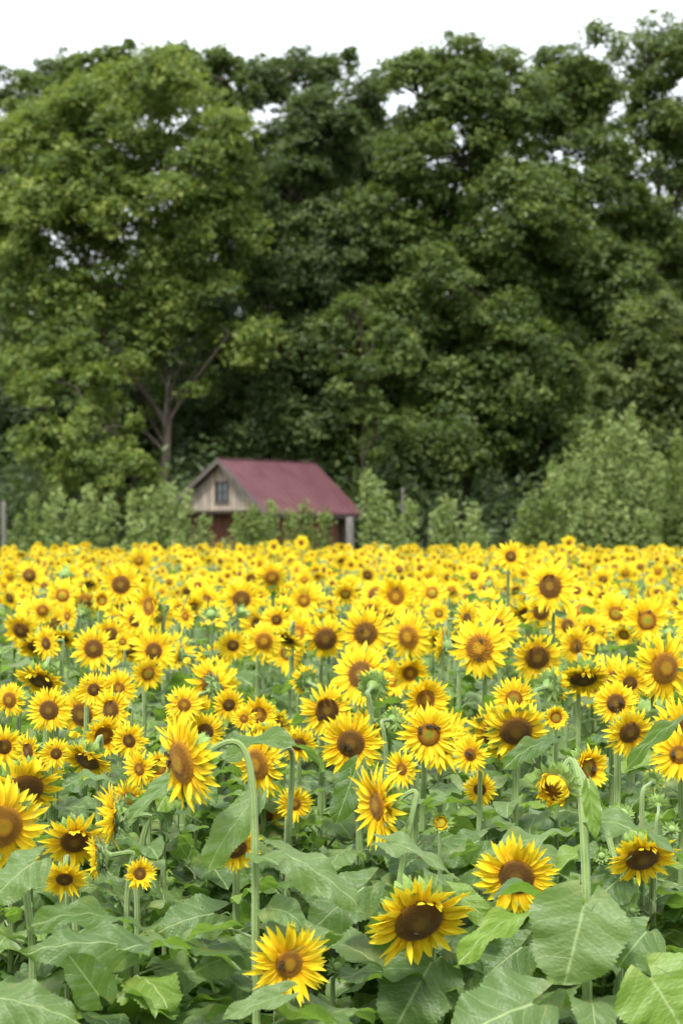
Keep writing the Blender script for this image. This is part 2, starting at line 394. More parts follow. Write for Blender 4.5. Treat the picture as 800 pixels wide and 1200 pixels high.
# ------------------------------------------------------------------ the plants
HERO=[  # px, py, apparent diameter px, yaw, pitch, kind, label, [distance]
(490,1078,126,20,-30,'flop','big low sunflower with wide brown disc nodding over a broad stained leaf'),
(605,1027,98,-14,-12,'openb','sunflower with large brown disc beside the tall thick stem, one bee'),
(338,1129,98,22,-4,'gold','lowest sunflower in the field, small golden disc, at the bottom edge',3.15),
(650,922,66,-28,-22,'curl','half opened sunflower with petals curled inward on top of tall thick stem',3.3),
(688,900,66,34,2,'young','young ragged sunflower with green centre right behind the curled half opened one'),
(443,944,98,-62,-4,'gold','sunflower in profile turned left with orange disc under the two-bee flower'),
(411,871,76,-4,-6,'openb','broad flat sunflower with brown disc and two bees, mid field'),
(502,861,70,3,2,'greenc','sunflower with green disc centre and three bees above the young bud'),
(471,901,44,-35,-2,'gold','small orange-centred sunflower tucked under the three-bee flower'),
(551,884,46,-30,0,'gold','small star-like sunflower with one bee and few thin petals'),
(516,964,34,0,5,'bud','round green bud with tight yellow centre below the three-bee flower'),
(604,856,76,4,-26,'big','brown-disced sunflower looking down behind a thin upright stem'),
(752,1005,84,10,-38,'flop','nodding brown sunflower half hidden behind the hanging leaves near the edge'),
(737,858,62,18,-18,'openb','sunflower with brown disc partly covered by a long slanting pale leaf'),
(795,884,66,-10,2,'gold','orange-centred sunflower cut by the right edge with one bee'),
(651,841,36,0,5,'young','tiny ragged star sunflower in front of the brown nodding one'),
(765,915,34,150,10,'young','spiky green head seen from behind above the slanting leaf'),
(771,943,26,170,20,'closed','small closed spiky bud under the back-turned head'),
(786,972,20,20,40,'closed','little closed bud just above the big arching leaf at the edge'),
(729,955,30,0,50,'closed','flat open-bracted green bud next to the curled half opened flower'),
(704,1003,20,0,20,'closed','tiny green bud beside the tall thick stem'),
(740,1068,18,0,40,'closed','tiny green bud on a thin stem above the heart-shaped leaf'),
(629,770,60,4,-18,'flop','sunflower with one petal folded down over its brown disc'),
(674,757,50,24,-4,'gold','oval orange-brown sunflower with two bees left of a small one'),
(690,739,38,0,0,'open','small upright sunflower between two larger ones on the right'),
(721,719,44,-4,0,'greenc','round golden-centred sunflower on a thin stem, right side'),
(757,727,60,8,2,'greenc','tall sunflower with green centre and two bees at the disc rim'),
(777,783,84,24,2,'reflex','largest orange-brown sunflower near the right edge'),
(683,795,66,2,-55,'flop','sunflower bowed face down with only its lower petals fanned out'),
(721,824,52,0,0,'openb','round sunflower with two bees on its brown disc, right of centre'),
(738,800,48,-18,-12,'open','brown sunflower half hidden behind the round two-bee one'),
(602,819,52,-14,2,'greenc','small round sunflower with yellow-green centre above a brown nodding one'),
(646,803,54,130,10,'young','sunflower seen from its spiky green back, petals fanning left'),
(598,652,38,0,2,'open','lone tall sunflower rising above all the others on a bare stem',8.4),
(428,742,64,0,0,'openb','big perfect round sunflower with wide brown disc at centre of field'),
(479,746,62,-34,-4,'reflex','oval sunflower turned left right beside the big round one'),
(464,699,50,-14,0,'goldb','upper middle sunflower with orange disc and a bee on its rim'),
(506,695,38,0,4,'greenc','small round sunflower with green-yellow disc in upper middle'),
(514,719,26,0,0,'greenc','very small sunflower directly below the small round one'),
(562,759,76,-26,2,'reflex','tall oval sunflower with two bees on its orange disc'),
(498,820,60,20,-2,'goldb','sunflower with golden inner ring just above the three-bee flower'),
(520,757,52,-105,6,'young','shaggy sunflower seen from the side between two large open ones'),
(438,803,52,160,15,'young','spiky back-turned sunflower with bent pale neck'),
(462,843,38,140,0,'young','half hidden back-turned flower between two bee-visited ones'),
(383,832,64,8,-6,'flopb','sunflower with wide olive-brown disc, one bee low on its left'),
(381,748,54,6,-14,'big','sunflower with large brown disc crossed by a leaf, left of the big round one'),
(303,895,82,-44,-6,'reflex','orange-disced sunflower behind the thick curved headless-looking stem'),
(215,893,116,-54,-8,'reflex','large close orange sunflower with two bees on its left rim',3.2),
(350,872,46,5,-20,'open','sunflower crossed by narrow leaves left of the two-bee flower'),
(312,866,50,10,-28,'openb','brown sunflower behind the arched narrow leaf'),
(303,838,48,8,0,'goldb','yellow-brown sunflower overlapping a smaller one'),
(286,842,30,-6,0,'gold','small sunflower overlapping the left of the yellow-brown one',4.2),
(268,826,42,20,-10,'open','dark-centred sunflower behind the pair of overlapping ones'),
(256,806,62,112,18,'cup','sunflower turned away right with petals streaming upward'),
(216,826,46,0,2,'gold','pale round sunflower with small golden disc left of the side-turned one'),
(335,748,44,-40,-55,'flop','drooping sunflower hanging from a hooked neck'),
(338,765,16,0,0,'bud','tiny young flower with green-yellow centre under the drooping one'),
(358,797,40,-140,20,'cup','back-turned flower with pinkish petals above the olive-brown one'),
(309,751,46,10,-2,'reflex','oval sunflower right of the tall green bud stem'),
(273,756,40,6,-14,'open','sunflower half covered by leaves left of the tall bud stem'),
(282,719,28,70,50,'closed','large spiky green bud tilting on a tall bare stem'),
(283,702,48,0,-4,'openb','upper sunflower with a green bud in front of its lower edge'),
(324,726,36,0,-8,'open','small sunflower between the bud stem and the tall oval one'),
(356,704,42,12,-2,'goldb','upright oval sunflower with golden centre, upper middle left'),
(218,722,32,-40,0,'gold','slim sunflower in half profile on the upper left'),
(142,685,50,0,0,'openb','large round sunflower standing out in the upper left rows'),
(74,698,42,0,0,'greenc','sunflower with green-orange centre in the upper left rows'),
(50,715,32,16,0,'reflex','small oval sunflower left in the upper rows'),
(176,710,58,-48,2,'goldb','tall sunflower turned left with its green back showing'),
(159,727,44,-14,-2,'open','sunflower overlapped by the tall left-turned one'),
(110,760,52,2,0,'openb','round sunflower with neat brown disc alone on the left side'),
(129,744,42,10,-6,'openb','brown-centred sunflower just behind the neat round one'),
(55,754,42,-36,-6,'open','half-profile sunflower left of the neat round one'),
(144,752,22,0,0,'greenc','tiny sunflower right of the neat round one'),
(80,722,32,-40,0,'gold','small head facing left beside a grey-green bud'),
(97,718,22,160,30,'closed','grey-green spiky bud in the upper left'),
(48,797,62,-20,-50,'flop','bowed sunflower on the left with shaggy petals over its disc'),
(58,832,54,-8,0,'openb','sunflower left with oval brown disc below the bowed one'),
(12,820,42,-20,0,'reflex','small oval sunflower at the left edge'),
(110,808,42,14,-4,'open','sunflower left in the cluster of three overlapping ones'),
(139,807,44,6,4,'gold','upper sunflower in the cluster of three overlapping ones'),
(131,832,56,-34,2,'flopb','front sunflower in the cluster of three, green back showing'),
(122,862,56,22,-14,'goldb','brown-centred sunflower tilted to the right in the left group'),
(103,891,64,-26,-44,'flop','nodding sunflower with hooked pale neck on its right'),
(34,880,46,-45,-6,'flopb','half turned shaggy sunflower on the left'),
(66,883,38,10,-6,'open','sunflower crossed by a thin slanting stem on the left'),
(28,925,92,24,-34,'big','big nodding sunflower with large brown disc at the left edge'),
(2,968,112,30,-6,'reflex','huge golden sunflower cut off by the left edge',3.2),
(88,985,78,14,-30,'flopb','brown-disced sunflower beneath a curled green leaf on the left'),
(134,957,78,-80,0,'cup','narrow sunflower seen edge-on facing left'),
(116,1004,66,-82,-6,'young','shaggy flower in profile under the edge-on one'),
(76,1030,56,6,-34,'open','low sunflower mostly hidden by leaves at lower left'),
(164,1024,40,20,10,'cup','upturned small flower behind the lower left stems'),
(164,901,46,-34,-4,'gold','slender orange-centred sunflower left of the large close one'),
(186,899,48,6,2,'young','young sunflower with green centre beside the large close one'),
(275,993,66,10,-24,'openb','sunflower almost covered by a drooping leaf beside the curved stem'),
(5,875,50,10,-8,'open','dark-centred sunflower at the left edge behind others'),
(44,906,62,10,-18,'openb','sunflower squeezed between the half turned and the big nodding ones on the left',4.5),
(14,1012,62,18,-20,'goldb','low sunflower just under the huge cut-off one at the left edge',3.8),
(152,868,46,-18,-6,'open','sunflower right of the tilted brown-centred one in the left group'),
(240,858,48,14,-4,'openb','dark sunflower peeping out right of the large close orange one',4.9),
(152,936,46,-12,-10,'greenc','green-centred sunflower right of the edge-on one on the left',4.3),
(345,942,44,8,-8,'gold','small golden sunflower below the hooked stem, left of the profile one',4.2),
(562,925,42,-10,-12,'open','small brown sunflower low between the bud and the curled one',4.2),
(353,636,19,0,0,'open','small tall sunflower poking above the far edge below the maroon roof',20),
(666,636,19,0,0,'open','small tall sunflower poking above the far edge below the tall bright shrub',20),
(182,643,17,0,0,'open','small sunflower poking above the far edge below the brown trunk',25),
(321,641,19,-15,0,'open','small sunflower poking above the far edge below the shed corner',25),
(238,868,20,30,40,'closed','small spiky bud behind the large close sunflower'),
(210,922,20,0,20,'closed','small yellow-green bud in the shade of the large close sunflower',4.4),
]
Dtab_y=[600,640,655,665,680,700,720,740,760,780,800,830,860,900,950,1000,1080,1130,1300]
Dtab_d=[44,36,20,17,13,10.5,8.6,7.2,6.3,5.6,5.2,4.8,4.35,3.95,3.7,3.55,3.35,3.2,3.0]
screen_heads=[]   # (px,py,rpx,D) of the hero heads, kept clear
plants=[]
for h in HERO:
    px,py,d,yaw,pit,kind,lab=h[:7]
    D=h[7] if len(h)>7 else min(np.interp(py,Dtab_y,Dtab_d), .225*F/d)
    H=at(px,py,D); S=d*D/F
    plants.append(dict(H=H,R=S/2,f=facing(yaw,pit),kind=kind,label=lab,D=D,px=px,py=py,rp=d/2,hero=True))
    screen_heads.append((px,py,d/2,D))
SH=np.array(screen_heads)
HB=[(p['H'][0]-p['f'][0]*.1,p['H'][1]-p['f'][1]*.12) for p in plants]+[((a-400)*d/F,d) for a,d in ((693,3.2),(308,3.2),(46,3.35),(340,4.15))]

KW=['open','openb','flat','big','gold','goldb','greenc','cup','reflex','flop','flopb','young']
KP=np.array([.16,.16,.07,.08,.12,.08,.09,.06,.08,.05,.03,.02]); KP/=KP.sum()
# random plants on jittered rows
cand=[]
sp=.40
yv=2.75
while yv<43:
    sp=.40 if yv<4.4 else .36 if yv<15 else .43 if yv<24 else .50
    half=.2*yv+ (.9 if yv<12 else 1.2)
    for xv in np.arange(-half,half,sp):
        cand.append((xv+rng.normal(0,.09),yv+rng.normal(0,.09)))
    yv+=sp*1.05
fill=[]
for x,y in cand:
    if any((x-a)**2+(y-b)**2<.024 for a,b in HB): continue
    bump=.0
    z=float(np.interp(y,[5,9,14,22,42],[1.56,1.54,1.49,1.465,1.49]))+rng.normal(0,.075)+.05*math.sin(x*1.3+y*.9)
    kind=str(rng.choice(KW,p=KP)); S=float(np.clip(rng.normal(.178,.034),.10,.235))*(.92 if y>12 else 1) if y>4.6 else float(np.clip(rng.normal(.14,.03),.09,.19))
    yaw=float(rng.normal(-2,24)); pit=float(rng.normal(-6,13))
    u=rng.random()
    if u<.07: yaw+=float(rng.uniform(100,260)); pit=10
    elif u<(.13 if y<9 else .17): kind='closed'; S*=.45; pit=40
    elif u<.16: kind='bud'; S*=.6
    elif u<.20: pit=-50; kind='flopb'
    leafy=False
    hx0,hy0=proj([x,y,z-.12])
    if y<3.7 or (y<4.6 and rng.random()<.08) or (y<4.4 and hx0>440 and hy0>930):
        z=float(rng.uniform(.92,1.10)); kind='closed'; S=.05; pit=50; leafy=True
    elif y<5.6:
        z-=.04+.18*rng.random()
    H=np.array([x,y,z]); hx,hy=proj(H); rp=S/2*F/y
    plants_ok=True
    # keep the nearer plants clear of flowers that stand behind them
    d=np.hypot(SH[:,0]-hx,SH[:,1]-hy); m=(SH[:,3]>y-.05)
    if np.any(m&(d<(.80 if y<3.7 else .64)*(SH[:,2]+rp))): 
        z2=None
        for tz in rng.uniform(1.2 if y<6 else 1.38,1.72,7):
            if leafy: break
            hy2=HZ-(tz-CAMZ)*F/y; d2=np.hypot(SH[:,0]-hx,SH[:,1]-hy2)
            if not np.any(m&(d2<.64*(SH[:,2]+rp))): z2=tz; break
        if z2 is None:
            z=1.02 if y<5 else 1.2; kind='closed'; S=.05; pit=50
            hy2=HZ-(z-CAMZ)*F/y; d2=np.hypot(SH[:,0]-hx,SH[:,1]-hy2)
            if np.any(m&(d2<.8*(SH[:,2]+5))): z-=.15
        else: z=z2
    else: d2=d
    H=np.array([x,y,z]); hx,hy=proj(H); rp=S/2*F/y
    # a stem in front of a hero's disc
    st=(SH[:,3]>y+.1)&(np.abs(SH[:,0]-hx)<SH[:,2]*.45)&(SH[:,1]>hy)&(SH[:,1]<hy+260)&(SH[:,2]>20)
    if np.any(st) and y<7: 
        x+=.06; H[0]=x; hx,hy=proj(H)
    fill.append(dict(H=H,R=S/2,f=facing(yaw,pit),yaw=yaw,pit=pit,kind=kind,label=None,D=y,px=hx,py=hy,rp=rp,hero=False))
inview=[p for p in fill if -25<p['px']<825 and p['py']<1215]
outview=[p for p in fill if not(-25<p['px']<825 and p['py']<1215)]
inview.sort(key=lambda p:p['D'])
nind=300-len(plants)
indiv=inview[:nind]; rest=inview[nind:]+outview
CUT=indiv[-1]['D']
print('heroes',len(plants),'individuals to',round(CUT,2),'rest',len(rest))

# descriptive labels for the rows' own plants, told apart by state, row band and place
def xz(px):
    for lim,t in ((60,'near the left edge'),(150,'below the left shrubs'),(215,'below the brown tree trunk'),(265,'below the shed window'),(315,'below the shed corner'),
                  (370,'below the maroon roof'),(420,'below the roof end'),(500,'below the spired shrub'),(600,'below the small middle shrub'),(700,'below the tall bright shrub'),(741,'past the bright shrub'),(9999,'near the right edge')):
        if px<lim: return t
def state(p):
    if p['kind']=='closed': return 'spiky green sunflower bud'
    if p['kind']=='bud': return 'barely opened sunflower'
    y=(p['yaw']+180)%360-180
    if abs(y)>80: return 'sunflower seen from behind'
    if p['pit']<-35: return 'nodding sunflower'
    if y<-24: return 'sunflower turned left'
    if y>24: return 'sunflower turned right'
    if p['rp']*2*p['D']/F<.14: return 'small sunflower'
    return {'brown':'brown-centred sunflower','gold':'golden-centred sunflower','green':'green-centred sunflower','young':'young sunflower'}[SPEC[p['kind']][1]]
def band(D):
    return 'closest rows' if D<4.2 else 'front rows' if D<5.2 else 'middle rows' if D<6.4 else 'rows past the middle' if D<8 else 'upper rows' if D<10 else 'far rows'
ORD=['leftmost','second from left','third from left','fourth from left','fifth from left','sixth from left','seventh from left','eighth from left','ninth from left','tenth from left']
groups={}
for p in indiv: groups.setdefault((state(p),band(p['D']),xz(p['px'])),[]).append(p)
for (s_,b,z_),ps in groups.items():
    ps.sort(key=lambda p:p['px'])
    for i,p in enumerate(ps):
        o='' if len(ps)==1 else ', '+ORD[min(i,9)]
        if b=='closest rows': p['label']=f"low leafy sunflower in bud, {z_}, {b}{o}"
        else: p['label']=f"{s_} in {b} {z_}{o}"

def visible_block(P, D):     # would a leaf with these points cover a hero flower standing behind it?
    for q in P:
        if q[1]<.5: continue
        x,y=proj(q); 
        if np.any((SH[:,3]>q[1]-.08)&(np.hypot(SH[:,0]-x,SH[:,1]-y)<SH[:,2]*.84)): return True
    return False

BASE={(650,922):(693,3.2),(215,893):(308,3.2),(2,968):(46,3.35),(303,895):(340,4.15),(443,944):(463,3.7),(688,900):(741,3.6),(605,1027):(590,3.8),(490,1078):(548,3.6)}
def build_plant(p, lod):
    H,f,Rh,D=p['H'],p['f'],p['R'],p['D']
    base=np.array([H[0]-f[0]*.10+rng.normal(0,.025), H[1]-f[1]*.14+abs(rng.normal(0,.02)), 0.])
    bk=BASE.get((p['px'],p['py']))
    if bk: base=np.array([(bk[0]-400)*bk[1]/F,bk[1],0.])
    root=bpy.data.objects.new('sunflower',None); col.objects.link(root); root.location=base; root.empty_display_size=.1
    tag(root,p['label'],'sunflower','sunflowers growing in the field')
    P,S1=stem_curve(base,H,f,Rh,bk is not None and (p['px'],p['py'])not in((605,1027),(490,1078)))
    rs=min(.0098,.0035+Rh*.085)*rng.uniform(.85,1.1)
    if bk: rs=.0098 if p['kind']=='curl' else .0082; S1=S1+np.array([0,0,.12])
    rad=np.interp(np.linspace(0,1,len(P)),[0,.5,1],[rs,rs*.85,rs*.62]); rad[-1]*=1.1
    g=Geo(); V,Fs,U=tube(P-base,rad,{0:14,1:6,2:5}[lod]); g.add(V,Fs,0,U)
    obj('stem',g.mesh('stem',[M_STEM]),root)
    hd=head(p['kind'],lod,int(rng.integers(0,2 if lod==0 else 1)+0) if lod==0 else 0)
    roll=float(rng.uniform(-.35,.35)) if 'flop' in p['kind'] else float(rng.uniform(0,6.28))
    M=headM(H-base,f,roll,Rh*1.01)
    ho=obj('flower_head',hd['back'],root,M)
    if 'petal' in hd:
        obj('petal_ring',hd['petal'],ho); obj('seed_disc',hd['disc'],ho)
    # leaves
    top=S1[2]; n={0:20,1:12,2:6}[lod]; zlo={0:.3,1:.6,2:.85}[lod]
    zs=zlo+(top+.02-zlo)*np.linspace(0,1,n)**.8; az=rng.uniform(0,6.28)
    for i,z in enumerate(zs):
        az+=2.4+rng.normal(0,.25)
        t=(z-zlo)/(top-zlo+1e-6)
        L=(.215-.095*max(0,t-.45)/.55)*rng.uniform(.70,1.3)
        if t>.92: L*=.75
        q=np.array([np.interp(z,P[:10,2],P[:10,0]),np.interp(z,P[:10,2],P[:10,1]),z])
        for tr in range(7):
            dirv=np.array([math.cos(az),math.sin(az),0]); 
            tip=q+dirv*L*1.2+np.array([0,0,.05*L]); mid=q+dirv*L*.75+np.array([0,0,.2*L])
            side=np.array([-dirv[1],dirv[0],0])*L*.35
            if not visible_block([q+dirv*L*.35,mid,tip,mid+side,mid-side],D): break
            az+=.9
        else: 
            if z>.7: continue
        tilt=rng.normal(.05,.28); ro=rng.normal(0,.25)
        yv=unit(dirv+np.array([0,0,math.tan(np.clip(tilt,-.7,.7))])); xv=unit(np.cross(yv,[0,0,1])); zv=np.cross(xv,yv)
        xv,zv=xv*math.cos(ro)+zv*math.sin(ro), zv*math.cos(ro)-xv*math.sin(ro)
        obj('leaf',leafmesh(int(rng.integers(0,8)),lod),root,basis(xv,yv,zv,q-base,(L*rng.uniform(.9,1.15),L,L)))
    p['root']=root; p['base']=base; p['P']=P; p['M']=M; p['hd']=hd
    return root
def lodof(D): return 0 if D<5.7 else 1 if D<9.5 else 2
for p in plants+indiv: build_plant(p, lodof(p['D']))

# particular leaves of the near plants: (plant index by nearest stem, attach px/py, base px/py, tip px/py, width px, distance, mesh, facing up amount)
# up: 1 = blade lies flat (edge towards the viewer), 0 = blade stands and shows its upper side to the viewer
HL=[((688,1060),(683,1062),(662,1150),132,3.15,0,.25),
((692,1158),(762,1146),(806,1215),128,3.05,0,.25),
((686,1186),(622,1176),(535,1212),125,3.0,3,.45),
((520,1120),(505,1128),(462,1206),108,3.5,0,.25),
((338,1010),(334,1000),(424,1054),54,3.4,3,.5),
((300,940),(292,944),(246,1004),46,3.3,1,.45),
((680,985),(646,978),(570,1000),30,3.65,1,.85),
((672,975),(706,962),(800,992),42,3.3,1,.7),
((690,940),(690,926),(697,982),24,3.25,4,.1),
((160,1120),(150,1106),(40,1104),60,3.2,3,.5),
((152,1180),(116,1166),(82,1120),60,3.0,4,.35),
((20,1190),(-6,1168),(84,1188),70,3.0,3,.45),
((312,1090),(297,1114),(236,1130),56,3.3,3,.4),
((345,1180),(330,1166),(262,1192),34,3.0,4,.5),
((450,1000),(458,988),(524,1012),34,3.5,1,.6),
((290,930),(277,884),(346,862),22,3.4,2,.9),
((415,930),(416,904),(394,962),40,3.9,0,.2),
((520,1060),(534,1046),(582,1086),36,3.5,0,.35),
((640,1090),(626,1068),(546,1100),26,3.2,1,.9),
((735,1100),(756,1092),(728,1126),78,3.2,3,.4),
((806,825),(804,838),(742,880),14,3.9,1,.6),
((640,880),(642,868),(598,886),26,3.9,1,.6),
((205,935),(200,914),(150,960),26,3.7,4,.5),
((95,930),(92,912),(124,908),24,3.9,1,.6),

((160,1060),(148,1080),(58,1064),30,3.0,1,.75),
((160,1110),(176,1112),(216,1106),26,3.0,1,.8),
((55,1020),(40,1010),(-10,1050),60,3.0,3,.4),
((560,1000),(560,985),(520,1005),50,3.9,3,.45),
((430,1050),(425,1040),(360,1090),70,3.6,3,.4),
((740,1040),(725,1030),(690,1060),60,3.6,3,.35),
((600,1120),(610,1110),(560,1150),70,3.5,3,.35),
((230,1080),(250,1070),(190,1085),64,3.4,3,.4),
]
near=[p for p in plants+indiv if p['D']<4.3]
def add_leaf(hl):
    a,b,t,w,D,mi,up=hl
    A=at(*a,D); B=at(*b,D-.04)
    T=at(*t,D-.04-.10*up)
    best=min(near,key=lambda p:abs(proj(p['base']+[0,0,A[2]])[0]-a[0])*D/F+.7*abs(p['base'][1]-D)+(1 if A[2]>p['P'][-4][2]+.03 else 0))
    root,base,P=best['root'],best['base'],best['P']
    zq=min(A[2],P[8][2]); q=np.array([np.interp(zq,P[:9,2],P[:9,0]),np.interp(zq,P[:9,2],P[:9,1]),zq])
    y=T-B; L=np.linalg.norm(y); 
    n=unit(np.array([0,-1,.15])*(1-up)+np.array([0,-.15,1.])*up)
    yv=unit(y); xv=unit(np.cross(yv,n)); zv=np.cross(xv,yv)
    k={0:1.08,1:1.25,2:1.5,3:1.15,4:1.02}[mi]
    lo=obj('leaf',leafmesh(mi,0,False),root,basis(xv,yv,zv,B-base,(w*D/F/.80,L*k,L*k*.9)))
    Pt=bez(q,q+np.array([(B[0]-q[0])*.3,(B[1]-q[1])*.3,.03]),B-yv*.03+np.array([0,0,.025]),B,9)
    g=Geo(); Minv=np.array(lo.matrix_local.inverted()); 
    V,Fs,U=tube(Pt-base,np.linspace(.0055,.0038,9),7); V=V@Minv[:3,:3].T+Minv[:3,3]
    g.add(V,Fs,0,U); obj('leaf_stalk',g.mesh('leaf_stalk',[M_STEM]),lo)
for hl in HL: add_leaf(hl)

# the remaining far rows, uncountable: one mass
g=Geo(); mats=[M_PET,M_DISC['brown'],M_BACK,M_BRACT,M_LEAFF,M_STEM,M_DISC['gold']]
far_geo={}
for k in ('open','gold','flop','reflex','young','closed'): far_geo[k]=head(k,2)['geo']
lfg=Geo(); leaf_geo(lfg,5,3,1.0,.2,1,3,petiole=.42,seg=3)
lV,lF=np.concatenate(lfg.V),lfg.F
def addgeo(src,M3,t,mmap):
    o=0
    if not src.V: return
    V=np.concatenate(src.V); U=np.concatenate(src.U); T=np.concatenate(src.T)
    V2=V@M3[:3,:3].T+M3[:3,3]; n0=g.n
    g.V.append(V2); g.U.append(U); g.T.append(T*.6+t*.4)
    for f_,m_ in zip(src.F,src.M): g.F.append(f_+n0); g.M.append(np.array([mmap[int(m_[0])]]*len(f_)))
    g.n+=len(V2)
for p in rest:
    D=p['D']; near_=D<CUT+1
    k=p['kind']; k={'openb':'open','flat':'reflex','big':'open','goldb':'gold','greenc':'gold','cup':'open','flopb':'flop','curl':'young','bud':'young'}.get(k,k)
    nh=1 if k=='closed' or rng.random()<.6 else 2
    for q in range(nh):
        H=p['H'].copy(); f=p['f']
        if q: H=H+np.array([rng.normal(0,.09),rng.normal(0,.07),-.04-.14*rng.random()]); f=facing(rng.normal(-2,26),rng.normal(-4,15))
        Rr=p['R']*(1 if not q else .8)
        M3=np.array(headM(H,f,rng.uniform(0,6.28) if k!='flop' else 0,Rr*1.05)); t=rng.random()
        gp,gd,gb=far_geo[k]
        addgeo(gp,M3,t,{0:0}); addgeo(gd,M3,t,{0:1 if k!='gold' else 6}); addgeo(gb,M3,t,{0:2,1:3})
        base=np.array([p['H'][0],p['H'][1]+.12,.3 if D>CUT else 0])
        P,S1=stem_curve(base,H,f,Rr); V,Fs,U=tube(P[[0,4,6,8,10,12]],[.011,.01,.009,.008,.007,.007],4,cap=False); g.add(V,Fs,5,U)
    az=rng.uniform(0,6.28); nl=7 if D<24 else 5
    for z in np.linspace(.75,S1[2],nl):
        az+=2.4; L=.20*rng.uniform(.7,1.15)
        yv=unit([math.cos(az),math.sin(az),rng.normal(.05,.3)]); xv=unit(np.cross(yv,[0,0,1])); zv=np.cross(xv,yv)
        M3=np.array(basis(xv,yv,zv,(p['H'][0],p['H'][1]+.1,z),(L,L,L)))
        g.V.append(lV@M3[:3,:3].T+M3[:3,3]); g.U.append(np.zeros((len(lV),2))); g.T.append(np.full(len(lV),rng.random()))
        for f_,m_ in zip(lfg.F,lfg.M): g.F.append(f_+g.n); g.M.append(np.where(m_==0,4,5))
        g.n+=len(lV)
tag(obj('distant_sunflowers',g.mesh('distant_sunflowers',mats)),'mass of small yellow sunflowers filling the far rows of the field','sunflower field',None,'stuff')

# ------------------------------------------------------------------ bees
M_BEE=mat_simple('bee_brown',(.012,.008,.004),(.09,.05,.015),60,.6,.3); 
mw,nt=nm('bee_wing'); finish(nt,(.05,.042,.03),.3,.3)
def ell(g,c,r,m=0,ns=10,nr=7):
    V=[]
    for i in range(nr):
        a=math.pi*(i+.02)/(nr-.96); 
        for j in range(ns):
            b=2*math.pi*j/ns; V.append((c[0]+r[0]*math.cos(a),c[1]+r[1]*math.sin(a)*math.cos(b),c[2]+r[2]*math.sin(a)*math.sin(b)))
    i=np.arange(nr-1)[:,None]*ns; j=np.arange(ns)[None]; k=(j+1)%ns
    g.add(V,np.stack([i+j,i+k,i+ns+k,i+ns+j],-1).reshape(-1,4),m)
gb=Geo(); ell(gb,(0,0,.0030),(.0030,.0026,.0026)); ell(gb,(-.0062,0,.0028),(.0046,.0027,.0026)); ell(gb,(.0042,0,.0028),(.0018,.0020,.0018))
for s in(-1,1):
    for x0 in(-.0015,.0005,.0025):
        V,Fs,U=tube([(x0,s*.001,.002),(x0+.001*s*0+(x0-.0005)*.5,s*.0042,.0036),(x0*1.8,s*.0060,.0002)],.0004,4); gb.add(V,Fs,0)
bee_body=gb.mesh('bee',[M_BEE])
gw=Geo(); tt=np.linspace(0,2*math.pi,9)[:-1]
gw.add(np.stack([-.0045+.0045*np.cos(tt),.0022+.0017*np.sin(tt)-.0*tt,.0058+.0004*np.cos(tt)],1),np.arange(8)[None]); bee_wing=gw.mesh('wing',[mw],False)
def hero_at(px,py): return min((p for p in plants),key=lambda p:(p['px']-px)**2+(p['py']-py)**2)
BEES=[((490,1078),-.15,-.3,'on the big low nodding sunflower'),((605,1027),-.35,-.35,'on the large brown disc beside the thick stem'),((338,1129),-.6,.15,'on the golden disc of the lowest sunflower'),
((411,871),-.45,.0,'leftmost of the two on the broad flat sunflower'),((411,871),-.1,-.1,'right one of the two on the broad flat sunflower'),
((502,861),-.75,.5,'leftmost of three on the green-centred disc'),((502,861),-.05,.7,'middle one of three on the green-centred disc'),((502,861),.6,.6,'rightmost of three on the green-centred disc'),
((551,884),.2,.1,'on the small star-like sunflower'),((795,884),-.6,-.1,'on the flower cut by the right edge'),((757,727),-.75,.6,'left one on the tall green-centred flower'),
((757,727),.2,.8,'right one on the tall green-centred flower'),((721,824),-.5,-.3,'left one on the round flower right of centre'),((721,824),.35,.1,'right one on the round flower right of centre'),
((674,757),-.1,.2,'upper one on the oval orange-brown flower'),((674,757),.0,-.4,'lower one on the oval orange-brown flower'),((562,759),.2,.5,'upper one on the tall oval flower'),((562,759),.0,-.75,'lower one on the tall oval flower'),
((464,699),.1,.85,'on the upper rim of the upper middle flower'),((428,742),-.3,.25,'on the big perfect round sunflower'),((383,832),-.6,-.5,'on the wide olive-brown disc'),
((215,893),-.75,.3,'upper one on the left rim of the large close flower'),((215,893),-.7,-.1,'lower one on the left rim of the large close flower'),((688,900),.5,-.3,'on the young ragged flower behind the curled one'),((650,922),-.5,-.9,'at the lower rim of the curled half opened flower')]
for (c,u,v,txt) in BEES:
    p=hero_at(*c); hd=p['hd']; Rr=p['R']*1.03; z=unit(p['f']); x=unit(np.cross([0,0,1.],z)); y=np.cross(z,x)
    r=min(math.hypot(u,v),.95); 
    pos=p['H']+Rr*(x*u*hd['dr']+y*v*hd['dr']+z*(hd['hz'](r)+.035))
    a=rng.uniform(0,6.28); xv=x*math.cos(a)+y*math.sin(a); yv=np.cross(z,xv)
    M=basis(xv,yv,z,pos,(1.15,1.15,1.15))
    b=obj('bee',bee_body,None,M); tag(b,'small dark bee '+txt,'bee','bees feeding on the flower discs')
    for s in(1,-1): 
        w_=obj('wing',bee_wing,b,Matrix.Diagonal((1,s,1,1)))

